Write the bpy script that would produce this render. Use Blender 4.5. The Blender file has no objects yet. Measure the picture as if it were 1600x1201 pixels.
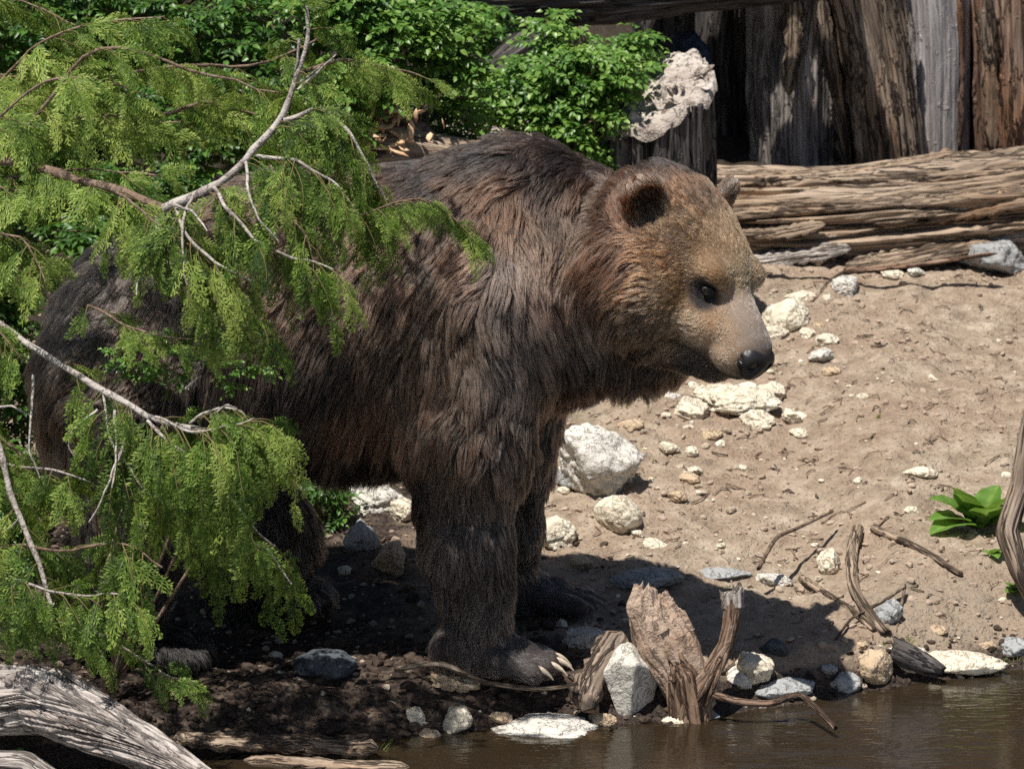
import bpy, math, random
import numpy as np
from mathutils import Vector, Matrix, kdtree
R = math.radians
rs = np.random.default_rng(7)
random.seed(7)
scene = bpy.context.scene
col = scene.collection

# ------------------------------------------------------------------ camera, light, exposure
SC, DIST, PITCH, P0Z = 620.0, 11.5, R(14), 0.75
FWD = np.array([0, math.cos(PITCH), -math.sin(PITCH)])
UPV = np.array([0, math.sin(PITCH), math.cos(PITCH)])
CAM = np.array([0, 0, P0Z]) - FWD * DIST
cam = bpy.data.cameras.new('camera')
camo = bpy.data.objects.new('camera', cam)
col.objects.link(camo)
camo.location = CAM
camo.rotation_euler = (R(90) - PITCH, 0, 0)
cam.sensor_width = 36
cam.lens = 36 * DIST / (1600 / SC)
cam.clip_end = 2000
cam.dof.use_dof = True
cam.dof.focus_distance = DIST - 0.25
cam.dof.aperture_fstop = 9.0
scene.camera = camo

SUNDIR = np.array([0.23, 0.26, -0.93])
SUNDIR = SUNDIR / np.linalg.norm(SUNDIR)
sun = bpy.data.lights.new('sun', 'SUN')
sun.energy = 5.0
sun.angle = R(0.55)
sun.color = (1.0, 0.955, 0.88)
suno = bpy.data.objects.new('sun', sun)
col.objects.link(suno)
suno.rotation_euler = Vector(SUNDIR).to_track_quat('-Z', 'Y').to_euler()
suno.location = (-3, -3, 9)
world = bpy.data.worlds.new('World')
scene.world = world
world.use_nodes = True
wn = world.node_tree
bg = wn.nodes['Background']
sky = wn.nodes.new('ShaderNodeTexSky')
sky.sky_type = 'NISHITA'
sky.sun_disc = False
sky.sun_elevation = math.asin(-SUNDIR[2])
sky.sun_rotation = math.atan2(-SUNDIR[0], -SUNDIR[1])
wn.links.new(sky.outputs[0], bg.inputs[0])
bg.inputs[1].default_value = 0.05
scene.view_settings.view_transform = 'Standard'
scene.view_settings.look = 'None'
scene.view_settings.exposure = 0.34
scene.view_settings.gamma = 1.0
scene.view_settings.use_curve_mapping = False
scene.cycles.max_bounces = 8
scene.cycles.transparent_max_bounces = 12
scene.cycles.use_denoising = False

# ------------------------------------------------------------------ small helpers
def ray(px, py):
    d = FWD + np.array([1.0, 0, 0]) * ((px - 800) / SC / DIST) - UPV * ((py - 600.5) / SC / DIST)
    return d
def W(px, py, Y):
    d = ray(px, py)
    return CAM + d * ((Y - CAM[1]) / d[1])

def hash3(i, j, k, seed):
    n = (i * 374761393 + j * 668265263 + k * 2147483647 + seed * 1274126177) & 0xffffffff
    n = ((n ^ (n >> 13)) * 1274126177) & 0xffffffff
    n = (n ^ (n >> 16)) & 0xffffffff
    return n.astype(np.float64) / 4294967295.0
def vnoise(p, f=1.0, seed=0):
    q = np.asarray(p, float) * f + 1000.37
    i = np.floor(q).astype(np.int64)
    t = q - i
    t = t * t * (3 - 2 * t)
    x, y, z = i[..., 0], i[..., 1], i[..., 2]
    r = 0
    for a in (0, 1):
        for b in (0, 1):
            for c in (0, 1):
                w = (t[..., 0] if a else 1 - t[..., 0]) * (t[..., 1] if b else 1 - t[..., 1]) * (t[..., 2] if c else 1 - t[..., 2])
                r = r + w * hash3(x + a, y + b, z + c, seed)
    return r * 2 - 1
def fbm(p, f=1.0, o=4, seed=0, g=0.5):
    r, a = 0, 1.0
    for k in range(o):
        r = r + a * vnoise(p, f, seed + 17 * k)
        f *= 2.03
        a *= g
    return r
def smooth(a, b, x):
    t = np.clip((x - a) / (b - a), 0, 1)
    return t * t * (3 - 2 * t)
def unit(v):
    v = np.asarray(v, float)
    return v / np.maximum(np.linalg.norm(v, axis=-1, keepdims=True), 1e-9)

def tag(o, label=None, cat=None, group=None, kind=None):
    if label: o['label'] = label
    if cat: o['category'] = cat
    if group: o['group'] = group
    if kind: o['kind'] = kind
    return o
def empty(name, loc=(0, 0, 0)):
    o = bpy.data.objects.new(name, None)
    o.location = loc
    o.empty_display_size = 0.1
    col.objects.link(o)
    return o
def link(o, parent=None):
    col.objects.link(o)
    if parent is not None:
        o.parent = parent
        if parent.parent is None:
            o.matrix_parent_inverse = Matrix.Translation(-parent.location)
    return o
def meshdata(name, V, F, mat, attrs=None, smoothf=True):
    """F: (n,3) or (n,4) array, V world coordinates."""
    V = np.asarray(V, np.float32)
    F = np.asarray(F, np.int32)
    m = bpy.data.meshes.new(name)
    n, k = F.shape
    m.vertices.add(len(V))
    m.vertices.foreach_set('co', V.ravel())
    m.loops.add(n * k)
    m.loops.foreach_set('vertex_index', F.ravel())
    m.polygons.add(n)
    m.polygons.foreach_set('loop_start', np.arange(0, n * k, k, dtype=np.int32))
    m.polygons.foreach_set('loop_total', np.full(n, k, np.int32))
    m.polygons.foreach_set('use_smooth', np.full(n, smoothf))
    m.update(calc_edges=True)
    m.validate()
    if attrs:
        for an, (ty, dom, dat) in attrs.items():
            a = m.attributes.new(an, ty, dom)
            key = {'FLOAT': 'value', 'FLOAT_VECTOR': 'vector', 'FLOAT_COLOR': 'color'}[ty]
            a.data.foreach_set(key, np.asarray(dat, np.float32).ravel())
    if mat is not None:
        m.materials.append(mat)
    return m
def mesh(name, V, F, mat, parent=None, attrs=None, smoothf=True, origin=None):
    V = np.asarray(V, float)
    if parent is None and origin is None:
        origin = np.array([V[:, 0].mean(), V[:, 1].mean(), V[:, 2].min()])
    if origin is not None:
        V = V - origin
    o = bpy.data.objects.new(name, meshdata(name, V, F, mat, attrs, smoothf))
    if parent is None:
        o.location = origin
    link(o, parent)
    return o

# ------------------------------------------------------------------ material helpers
class NT:
    def __init__(s, name):
        s.m = bpy.data.materials.new(name)
        s.m.use_nodes = True
        s.t = s.m.node_tree
        s.t.nodes.clear()
        s.out = s.t.nodes.new('ShaderNodeOutputMaterial')
    def n(s, ty, **kw):
        n = s.t.nodes.new('ShaderNode' + ty)
        ins = kw.pop('i', {})
        for k, v in kw.items():
            setattr(n, k, v)
        for k, v in ins.items():
            s.set(n.inputs[k], v)
        return n
    def set(s, inp, v):
        if isinstance(v, bpy.types.NodeSocket):
            s.t.links.new(v, inp)
        elif isinstance(v, bpy.types.Node):
            s.t.links.new(v.outputs[0], inp)
        else:
            if inp.type == 'RGBA' and len(v) == 3: v = (*v, 1)
            inp.default_value = v
    def math(s, op, a, b=0.0, c=0.0, clamp=False):
        n = s.n('Math', operation=op, use_clamp=clamp)
        s.set(n.inputs[0], a); s.set(n.inputs[1], b); s.set(n.inputs[2], c)
        return n.outputs[0]
    def mix(s, f, a, b, mode='MIX'):
        n = s.n('Mix', data_type='RGBA', blend_type=mode)
        s.set(n.inputs[0], f); s.set(n.inputs[6], a); s.set(n.inputs[7], b)
        return n.outputs[2]
    def noise(s, vec, scale, detail=5, rough=.55, dist=0.0):
        n = s.n('TexNoise', i={'Scale': scale, 'Detail': detail, 'Roughness': rough, 'Distortion': dist})
        if vec is not None: s.set(n.inputs['Vector'], vec)
        return n.outputs[0]
    def ramp(s, f, stops, interp='LINEAR'):
        n = s.n('ValToRGB')
        s.set(n.inputs[0], f)
        e = n.color_ramp.elements
        n.color_ramp.interpolation = interp
        while len(e) < len(stops): e.new(0.5)
        for q, (p, c) in zip(e, stops):
            q.position = p
            q.color = (*c, 1) if len(c) == 3 else c
        return n.outputs[0]
    def fr(s, f, a, b, c=0.0, d=1.0):
        n = s.n('MapRange')
        s.set(n.inputs[0], f)
        for k, v in zip((1, 2, 3, 4), (a, b, c, d)): n.inputs[k].default_value = v
        return n.outputs[0]
    def attr(s, name, out='Vector'):
        return s.n('Attribute', attribute_name=name).outputs[out]
    def scale(s, vec, v):
        n = s.n('VectorMath', operation='MULTIPLY')
        s.set(n.inputs[0], vec); n.inputs[1].default_value = v
        return n.outputs[0]
    def obj(s): return s.n('TexCoord').outputs['Object']
    def pos(s): return s.n('NewGeometry').outputs['Position']
    def bump(s, h, strength=.5, dist=.01, normal=None):
        n = s.n('Bump', i={'Strength': strength, 'Distance': dist, 'Height': h})
        if normal is not None: s.set(n.inputs['Normal'], normal)
        return n.outputs[0]
    def surf(s, color, rough=.8, normal=None, spec=.3, **kw):
        p = s.n('BsdfPrincipled', i={'Base Color': color, 'Roughness': rough, 'Specular IOR Level': spec})
        for k, v in kw.items(): s.set(p.inputs[k.replace('_', ' ')], v)
        if normal is not None: s.set(p.inputs['Normal'], normal)
        s.t.links.new(p.outputs[0], s.out.inputs[0])
        return p
# ------------------------------------------------------------------ materials
def mat_wood(name, base, dark, pale, warm, warm_amt=.35, crack=.5, rough=.85, gl=1.0):
    t = NT(name)
    g = t.attr('grain')
    fine = t.noise(t.scale(g, (130, 130, 5 * gl)), 1.0, 6, .6, .4)
    mid = t.noise(t.scale(g, (34, 34, 2.2 * gl)), 1.0, 5, .6, .8)
    big = t.noise(t.scale(g, (5, 5, 2.4)), 1.0, 4, .6)
    pit = t.noise(t.scale(g, (26, 26, 17)), 1.0, 3, .6)
    c = t.mix(t.fr(mid, .35, .65), base, pale)
    c = t.mix(t.math('MULTIPLY', t.fr(big, .48, .66), warm_amt), c, warm)
    c = t.mix(t.fr(fine, .36, .6, .72, 0.0), c, dark)
    c = t.mix(t.math('MULTIPLY', t.fr(mid, .42, .28), crack), c, dark)
    c = t.mix(t.math('MULTIPLY', t.fr(pit, .34, .26), .8), c, dark)
    cr1 = t.noise(t.scale(g, (11, 11, 1.3 * gl)), 1.0, 5, .62, .5)
    cr2 = t.noise(t.scale(g, (27, 27, 2.6 * gl)), 1.0, 4, .6, .5)
    ln = t.math('MAXIMUM', t.fr(t.math('ABSOLUTE', t.math('SUBTRACT', cr1, .5)), .004, .022, 1, 0), t.math('MULTIPLY', t.fr(t.math('ABSOLUTE', t.math('SUBTRACT', cr2, .47)), .004, .020, 1, 0), .7))
    ln = t.math('MULTIPLY', ln, crack * 1.6, clamp=True)
    c = t.mix(ln, c, dark)
    h = t.math('ADD', t.math('MULTIPLY', fine, .5), mid)
    h = t.math('SUBTRACT', h, t.math('MULTIPLY', ln, .9))
    h = t.math('ADD', h, t.math('MULTIPLY', t.fr(pit, .2, .4), .6))
    t.surf(c, rough, t.bump(h, .9, .012), .25)
    return t.m
def mat_rock(name, a, b, c, speck=.35):
    t = NT(name)
    o = t.obj()
    n1 = t.noise(o, 9, 6, .6, .3)
    n2 = t.noise(o, 45, 5, .65)
    n3 = t.noise(o, 160, 3, .6)
    k = t.mix(t.fr(n1, .35, .68), a, b)
    k = t.mix(t.math('MULTIPLY', t.fr(n2, .5, .68), speck), k, c)
    k = t.mix(t.fr(n3, .36, .28, 0, .35), k, c)
    h = t.math('ADD', n2, t.math('MULTIPLY', n3, .35))
    ck = t.noise(o, 16, 5, .65, .4)
    cl = t.fr(t.math('ABSOLUTE', t.math('SUBTRACT', ck, .5)), .003, .014, .75, 0)
    k = t.mix(cl, k, c)
    h = t.math('SUBTRACT', h, t.math('MULTIPLY', cl, .5))
    t.surf(k, .85, t.bump(h, .8, .012), .25)
    return t.m
def mat_leaf(name, c1, c2, c3, trans=.35, rough=.45, spec=.35):
    t = NT(name)
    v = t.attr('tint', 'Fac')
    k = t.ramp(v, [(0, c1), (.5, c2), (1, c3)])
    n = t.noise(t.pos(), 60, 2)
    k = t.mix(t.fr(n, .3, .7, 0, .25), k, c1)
    p = t.surf(k, rough, None, spec)
    tr = t.n('BsdfTranslucent')
    t.set(tr.inputs[0], t.mix(.3, k, (.35, .45, .04)))
    mx = t.n('MixShader', i={0: trans})
    t.t.links.new(p.outputs[0], mx.inputs[1]); t.t.links.new(tr.outputs[0], mx.inputs[2])
    t.t.links.new(mx.outputs[0], t.out.inputs[0])
    return t.m
def mat_plain(name, c1, c2, sc=30, rough=.7, spec=.3, bump=.3, coat=0.0):
    t = NT(name)
    n = t.noise(t.obj(), sc, 5, .6)
    t.surf(t.mix(t.fr(n, .3, .7), c1, c2), rough, t.bump(n, bump, .004), spec, Coat_Weight=coat)
    return t.m
def mat_soil():
    t = NT('dry soil')
    p = t.pos()
    big = t.noise(p, 2.2, 4, .6, .3)
    mid = t.noise(p, 14, 6, .68, .2)
    fine = t.noise(p, 90, 5, .7)
    grit = t.n('TexVoronoi', i={'Vector': p, 'Scale': 95.0, 'Randomness': 1.0})
    grit2 = t.n('TexVoronoi', i={'Vector': p, 'Scale': 38.0, 'Randomness': 1.0})
    c = t.ramp(mid, [(.3, (.185, .138, .10)), (.5, (.325, .255, .188)), (.7, (.48, .40, .31))])
    c = t.mix(t.fr(big, .42, .66, 0, .5), c, (.30, .205, .145))
    chip = t.math('MULTIPLY', t.math('LESS_THAN', grit.outputs['Distance'], .26), t.fr(grit.outputs['Color'], .55, .6))
    c = t.mix(t.math('MULTIPLY', chip, .7), c, (.50, .41, .31))
    c = t.mix(t.fr(fine, .45, .30, 0, .6), c, (.12, .08, .055))
    wet = t.attr('wet', 'Fac')  # shore wetness, plus shade painted in under the belly
    shd = t.attr('floor_shade', 'Fac')
    c = t.mix(shd, c, t.mix(t.fr(fine, .4, .65), (.02, .016, .012), (.07, .052, .035)))
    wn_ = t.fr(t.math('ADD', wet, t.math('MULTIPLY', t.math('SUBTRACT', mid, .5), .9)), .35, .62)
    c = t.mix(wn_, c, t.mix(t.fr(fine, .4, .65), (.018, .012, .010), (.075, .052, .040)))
    h = t.math('ADD', t.math('MULTIPLY', mid, .8), t.math('MULTIPLY', fine, .45))
    h = t.math('ADD', h, t.math('MULTIPLY', t.fr(grit.outputs['Distance'], 0, .4, .35, 0), 1.0))
    h = t.math('ADD', h, t.math('MULTIPLY', t.fr(grit2.outputs['Distance'], 0, .4, .5, 0), 1.0))
    t.surf(c, t.fr(wn_, 0, 1, .95, .6), t.bump(h, 1.0, .014), .25)
    return t.m
def mat_water():
    t = NT('pond water')
    p = t.pos()
    a = t.noise(t.scale(p, (5.0, 15, 1)), 1.0, 3, .5, .6)
    b = t.noise(t.scale(p, (20, 62, 1)), 1.0, 3, .5, .4)
    h = t.math('ADD', a, t.math('MULTIPLY', b, .35))
    nrm = t.bump(h, .20, .018)
    gl = t.n('BsdfGlossy', i={'Color': (1, 1, 1), 'Roughness': .03, 'Normal': nrm})
    tr = t.n('BsdfTransparent', i={'Color': (.36, .27, .17)})
    df = t.n('BsdfDiffuse', i={'Color': (.048, .034, .019), 'Normal': nrm})
    body = t.n('MixShader', i={0: .5})
    t.t.links.new(tr.outputs[0], body.inputs[1]); t.t.links.new(df.outputs[0], body.inputs[2])
    f = t.n('Fresnel', i={'IOR': 1.5, 'Normal': nrm})
    mx = t.n('MixShader', i={0: f.outputs[0]})
    t.t.links.new(body.outputs[0], mx.inputs[1]); t.t.links.new(gl.outputs[0], mx.inputs[2])
    t.t.links.new(mx.outputs[0], t.out.inputs[0])
    return t.m
def mat_fur(name, rough=.38, hsv=1.0):
    t = NT(name)
    c = t.attr('fcol', 'Color')
    hi = t.n('HairInfo')
    it = t.fr(hi.outputs['Intercept'], 0, 1, .40, 1.30)  # darker roots put the shade between tufts into the strand colour
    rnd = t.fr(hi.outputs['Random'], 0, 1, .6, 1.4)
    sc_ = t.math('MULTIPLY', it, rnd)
    v = t.n('VectorMath', operation='SCALE')
    t.set(v.inputs[0], c); t.set(v.inputs[3], sc_)
    h = t.n('BsdfHairPrincipled', parametrization='COLOR')
    t.set(h.inputs['Color'], v.outputs[0])
    t.set(h.inputs['Roughness'], rough)
    t.set(h.inputs['Radial Roughness'], .5)
    t.t.links.new(h.outputs[0], t.out.inputs[0])
    return t.m

M = {}
M['soil'] = mat_soil()
M['water'] = mat_water()
M['rock_cream'] = mat_rock('cream limestone', (.66, .58, .44), (.78, .72, .60), (.40, .31, .21))
M['rock_white'] = mat_rock('white stone', (.56, .53, .47), (.74, .71, .65), (.30, .26, .22))
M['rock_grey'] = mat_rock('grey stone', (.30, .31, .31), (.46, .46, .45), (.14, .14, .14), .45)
M['rock_slate'] = mat_rock('dark slate stone', (.07, .08, .095), (.12, .135, .15), (.03, .035, .04), .45)  # dark colour stands in for the shade beside the belly
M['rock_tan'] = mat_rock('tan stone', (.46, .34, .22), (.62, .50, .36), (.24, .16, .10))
M['gap_blue'] = mat_rock('dark bluish gap shade', (.015, .024, .04), (.05, .08, .14), (.008, .012, .02), .8)
M['needle'] = mat_plain('green brown twig', (.10, .09, .03), (.20, .15, .07), 60, .8)
M['wood_tan'] = mat_wood('weathered tan wood', (.32, .235, .165), (.06, .042, .03), (.52, .41, .31), (.38, .21, .10), .35, .65)
M['wood_grey'] = mat_wood('silvered grey wood', (.36, .31, .28), (.08, .065, .06), (.56, .51, .47), (.34, .22, .14), .3, .5)
M['wood_pale'] = mat_wood('pale driftwood', (.44, .385, .34), (.09, .07, .06), (.66, .60, .55), (.40, .29, .2), .2, .55)
M['wood_brown'] = mat_wood('brown rough wood', (.26, .185, .13), (.05, .035, .028), (.42, .34, .27), (.36, .17, .06), .5, .7)
M['wood_rust'] = mat_wood('rusty rotten wood', (.24, .135, .085), (.04, .02, .014), (.38, .28, .22), (.38, .16, .05), .6, .8)
M['wood_smooth'] = mat_wood('smooth grey wood', (.47, .44, .44), (.17, .14, .13), (.58, .55, .55), (.40, .30, .23), .35, .15, gl=.5)
M['wood_dark'] = mat_wood('dark grey wood', (.085, .076, .072), (.015, .013, .013), (.17, .155, .148), (.09, .06, .045), .3, .6)  # darkened to put the trunk wall's deep shade into the wood
M['wood_wet'] = mat_wood('wet brown root', (.19, .115, .075), (.035, .02, .014), (.31, .215, .155), (.22, .11, .05), .4, .55, .42)
M['bark_pale'] = mat_rock('pale peeled bark', (.36, .30, .26), (.60, .54, .48), (.10, .075, .06), .9)
M['twig_pale'] = mat_rock('pale twig bark', (.34, .29, .26), (.56, .52, .48), (.10, .08, .07), .7)
M['twig_brown'] = mat_rock('brown twig bark', (.17, .11, .075), (.27, .20, .15), (.06, .04, .03), .8)
M['chip'] = mat_plain('orange wood chip', (.52, .31, .16), (.68, .50, .34), 40, .85)
M['cedar'] = mat_leaf('cedar scale leaves', (.030, .065, .014), (.165, .275, .045), (.44, .54, .13), .40, .5, .3)
M['leaf'] = mat_leaf('bright green leaves', (.035, .10, .018), (.13, .28, .048), (.33, .50, .12), .42, .38, .4)
M['grass'] = mat_leaf('grass blades', (.10, .20, .03), (.22, .34, .05), (.35, .46, .10), .35)
M['wood_stub'] = mat_rock('eroded tan stump wood', (.36, .25, .18), (.48, .37, .29), (.20, .12, .08), .5)
M['wood_red'] = mat_plain('wet red brown root wood', (.10, .05, .03), (.23, .13, .08), 18, .3, .5, .5)
M['moss'] = mat_plain('dark leaf litter', (.02, .022, .012), (.05, .045, .025), 20, .95)
# ------------------------------------------------------------------ ground and water
ZW = -0.02
SHX = np.array([-30, -6, -2.0, -0.9, -0.45, -0.12, 0.10, 0.32, 0.65, 0.97, 1.3, 2.2, 6, 30])
SHY = np.array([-.9, -.9, -.80, -.70, -.56, -.46, -.40, -.40, -.26, -.10, .04, .25, .5, .5])
def ground_z(x, y, fine=True):
    x = np.asarray(x, float); y = np.asarray(y, float)
    s = y - np.interp(x, SHX, SHY)
    p = np.stack([x, y, np.zeros_like(x)], -1)
    s = s + .05 * vnoise(p, 3.0, 5) + .02 * vnoise(p, 11.0, 6)
    z = ZW + np.where(s < 0, np.maximum(s * .5, -.35), 0)
    z = z + .085 * smooth(0, .20, s)
    z = z + .15 * np.maximum(s - .62, 0) * smooth(.5, 1.0, s) 
    z = z - .055 * np.maximum(s - 3.2, 0)
    # steeper bank at the right
    z = z + .10 * smooth(.75, 1.1, x) * smooth(.1, .55, s) * (1 - smooth(1.2, 2.6, s))
    # muddy hump in front of the bear
    z = z + .012 * np.exp(-(((x + .18) / .35) ** 2 + ((y + .36) / .10) ** 2))
    # wooded hillside behind everything
    z = z + .50 * np.maximum(y - 5.6, 0) * (1 - smooth(14, 30, y) * .3) * (y < 60) + 27 * .5 * smooth(59, 60, y) * 0
    z = z + .02 * fbm(p, 1.6, 3, 3) * smooth(0, .3, s)
    if fine:
        z = z + (.016 * fbm(p, 7.0, 4, 8, .6) + .012 * np.abs(fbm(p, 22.0, 3, 12))) * smooth(-.05, .15, s)
    return z
def G(px, py):
    """the point of the ground seen at a pixel of the photograph"""
    d = ray(px, py)
    t = np.linspace(9.5, 26, 900)
    P = CAM + d * t[:, None]
    below = P[:, 2] < ground_z(P[:, 0], P[:, 1], False)
    k = int(np.argmax(below)) if below.any() else 899
    return P[k]

def build_ground():
    def grid(x0, x1, y0, y1, h, fine, hole=None):
        xs = np.arange(x0, x1 + h / 2, h); ys = np.arange(y0, y1 + h / 2, h)
        X, Y = np.meshgrid(xs, ys)
        Z = ground_z(X, Y, fine)
        V = np.stack([X, Y, Z], -1).reshape(-1, 3)
        i = np.arange(len(ys) - 1)[:, None] * len(xs) + np.arange(len(xs) - 1)
        F = np.stack([i, i + 1, i + len(xs) + 1, i + len(xs)], -1)
        if hole is not None:
            cx = (X[:-1, :-1] + X[1:, 1:]) / 2; cy = (Y[:-1, :-1] + Y[1:, 1:]) / 2
            keep = ~((cx > hole[0]) & (cx < hole[1]) & (cy > hole[2]) & (cy < hole[3]))
            F = F[keep]
        return V, F.reshape(-1, 4)
    V, F = grid(-2.4, 2.4, -1.2, 6.0, .0125, True)
    x, y = V[:, 0], V[:, 1]
    s = y - np.interp(x, SHX, SHY)
    wet = (1 - smooth(.0, .22, s)) * .95 + .0
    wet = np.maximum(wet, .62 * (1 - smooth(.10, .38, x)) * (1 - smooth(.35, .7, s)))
    wet = np.maximum(wet, .62 * (1 - smooth(-.4, .15, x)) * (1 - smooth(1.6, 2.4, s)))  # shade under and behind the belly, painted as dark soil
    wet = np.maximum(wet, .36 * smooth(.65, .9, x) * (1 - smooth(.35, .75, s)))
    shd_m = np.maximum(np.maximum(smooth(3.25, 3.5, y), smooth(2.4, 2.8, y) * (1 - smooth(.45, .6, x))), (1 - smooth(-.1, .35, x)) * smooth(1.2, 1.8, y))  # paints the shade behind the log and shrubs into the ground
    o = mesh('ground', V, F, M['soil'], None, {'wet': ('FLOAT', 'POINT', wet), 'floor_shade': ('FLOAT', 'POINT', shd_m)}, True, np.zeros(3))
    tag(o, kind='structure')
    V, F = grid(-60, 60, -30, 62, .5, False, (-2.0, 2.0, -1.0, 5.5))
    V[:, 2] -= .05 * ((abs(V[:, 0]) < 2.4) & (V[:, 1] > -1.3) & (V[:, 1] < 6.1))
    ax = abs(V[:, 0])
    V[:, 2] += np.where(ax > 3, (ax - 3) * .12, 0) * (V[:, 1] > 0)
    o = mesh('outer_ground', V, F, M['moss'], None, None, True, np.zeros(3))
    tag(o, kind='structure')
    xs = np.linspace(-30, 30, 61); ys = np.linspace(-25, 3, 29)
    X, Y = np.meshgrid(xs, ys)
    V = np.stack([X, Y, np.full_like(X, ZW)], -1).reshape(-1, 3)
    i = np.arange(28)[:, None] * 61 + np.arange(60)
    F = np.stack([i, i + 1, i + 62, i + 61], -1).reshape(-1, 4)
    o = mesh('water', V, F, M['water'], None, None, True, np.zeros(3))
    tag(o, kind='structure')
# ------------------------------------------------------------------ the bear
PX = 1 / SC
def head_frame():
    e = HEAD_E
    F = np.array([math.cos(e[0]) * math.cos(e[1]), -math.sin(e[0]) * math.cos(e[1]), -math.sin(e[1])])
    L0 = np.array([math.sin(e[0]), math.cos(e[0]), 0.0]); U0 = np.cross(F, L0)
    L = L0 * math.cos(e[2]) + U0 * math.sin(e[2]); U = np.cross(F, L)
    return np.stack([F, L, U])           # rows
HEAD_E = (R(46), R(28.5), R(-11))
HEAD_S = 1.10
HEAD_O = W(1046, 389, -.19)
HR = head_frame()
def H(f, l, u): return HEAD_O + (np.array([f, l, u]) * HEAD_S) @ HR
def sd_ell(p, c, r, rot=None):
    q = p - c.astype(p.dtype)
    if rot is not None: q = q @ rot.T.astype(p.dtype)
    r = np.asarray(r, p.dtype)
    k0 = np.sqrt(((q / r) ** 2).sum(-1)); k1 = np.sqrt(((q / r ** 2) ** 2).sum(-1))
    return k0 * (k0 - 1) / np.maximum(k1, 1e-6)
def sd_cone(p, a, b, ra, rb):
    a = a.astype(p.dtype); b = b.astype(p.dtype)
    ba = b - a
    t = np.clip(((p - a) @ ba) / (ba @ ba), 0, 1)
    return np.sqrt(((p - a - t[..., None] * ba) ** 2).sum(-1)) - (ra + (rb - ra) * t)
def smin(a, b, k):
    h = np.maximum(k - np.abs(a - b), 0) / k
    return np.minimum(a, b) - h * h * k * .25
def smax(a, b, k): return -smin(-a, -b, k)

def toes(px, py, Y, z, spread=1.0, yaw=0.0):
    """five toe base / tip points of a forepaw pointing to +x"""
    out = []
    for k in range(5):
        t = (k - 2) / 2.0
        dx = .055 - .030 * t * t - .012 * t
        dy = .062 * t * spread
        d = np.array([dx, dy, 0.0])
        c, s_ = math.cos(yaw), math.sin(yaw)
        out.append(np.array([d[0] * c - d[1] * s_, d[0] * s_ + d[1] * c, 0]))
    return out

def bear_prims():
    P = []
    def E(px, py, Y, rx, ry, rz, k=.08, rot=None):
        P.append(('e', W(px, py, Y), np.array([rx * PX, ry, rz * PX]), rot, k))
    def C(a, b, ra, rb, k=.06):
        P.append(('c', W(*a), W(*b), ra * PX, rb * PX, k))
    def He(f, l, u, rf, rl, ru, k=.03):
        P.append(('e', H(f, l, u), np.array([rf, rl, ru]) * HEAD_S, HR, k))
    def Hc(a, b, ra, rb, k=.03):
        P.append(('c', H(*a), H(*b), ra * HEAD_S, rb * HEAD_S, k))
    E(640, 500, .04, 240, .33, 238, .1)            # barrel
    E(455, 500, .04, 240, .34, 232, .12)           # belly
    E(265, 560, .04, 190, .31, 208, .14)           # rump
    E(180, 640, -.02, 105, .26, 190, .1)           # buttock
    E(785, 330, .03, 135, .17, 108, .12)           # hump
    E(780, 450, .02, 150, .27, 170, .12)           # shoulders
    C((840, 400, .02), (985, 420, -.04), 148, 122, .12)   # neck
    C((860, 500, .02), (1030, 525, -.10), 104, 74, .1)    # throat
    C((765, 480, -.15), (730, 690, -.235), 118, 96, .08)   # near upper arm
    C((730, 690, -.235), (730, 850, -.27), 92, 58, .06)    # forearm
    C((730, 850, -.27), (750, 968, -.27), 58, 50, .05)    # wrist
    C((800, 480, .16), (790, 700, .20), 100, 74, .08)     # far arm
    C((790, 700, .20), (782, 830, .22), 72, 52, .06)
    C((782, 830, .22), (792, 915, .24), 52, 48, .05)
    C((205, 640, -.16), (215, 830, -.19), 132, 86, .08)   # near hind leg
    C((215, 830, -.19), (195, 960, -.20), 84, 60, .06)
    C((285, 700, .18), (405, 850, .20), 115, 85, .08)     # far hind leg
    C((405, 850, .20), (375, 985, .22), 80, 58, .06)
    # paws
    for (cx, Y, yaw, sgn) in PAWS:
        z = ground_z(cx, Y, False) + .018
        P.append(('c', np.array([cx - .085, Y, z + .066]), np.array([cx + .07, Y, z + .040]), .072, .050, .04))
        c, s_ = math.cos(yaw), math.sin(yaw)
        for k in range(5):
            t = (k - 2) / 2.0
            d = np.array([.150 - .035 * t * t, .076 * t]); e = np.array([.02, .050 * t])
            a = np.array([cx + e[0] * c - e[1] * s_, Y + e[0] * s_ + e[1] * c, z + .052])
            b = np.array([cx + d[0] * c - d[1] * s_, Y + d[0] * s_ + d[1] * c, z + .026])
            P.append(('c', a, b, .034, .027, .006))
    # head
    He(-.03, 0, .015, .17, .150, .150, .05)
    He(.07, 0, .045, .14, .112, .094, .04)
    for s_ in (-1, 1):
        He(.166, s_ * .064, .062, .046, .036, .033, .022)
        He(.03, s_ * .105, -.080, .14, .085, .125, .06)
        He(.17, s_ * .058, -.055, .085, .046, .055, .03)
    Hc((.15, 0, -.005), (.308, 0, -.045), .080, .058, .035)
    He(.288, 0, -.080, .058, .064, .044, .025)
    Hc((.04, 0, -.165), (.255, 0, -.128), .088, .040, .03)
    for s_ in (-1, 1):
        yw = s_ * .55
        Rm = np.array([[math.cos(yw), math.sin(yw), 0], [-math.sin(yw), math.cos(yw), 0], [0, 0, 1.0]]) @ HR
        P.append(('e', H(-.035, s_ * .142, .112), np.array([.021, .045, .054]) * HEAD_S, Rm, .025))
        P.append(('-', H(.003, s_ * .156, .112), np.array([.024, .032, .038]) * HEAD_S, Rm, .012))
    for s_ in (-1, 1):
        P.append(('-', H(.207, s_ * .084, .024), np.array([.026, .022, .017]) * HEAD_S, HR, .02))
    return P
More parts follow.
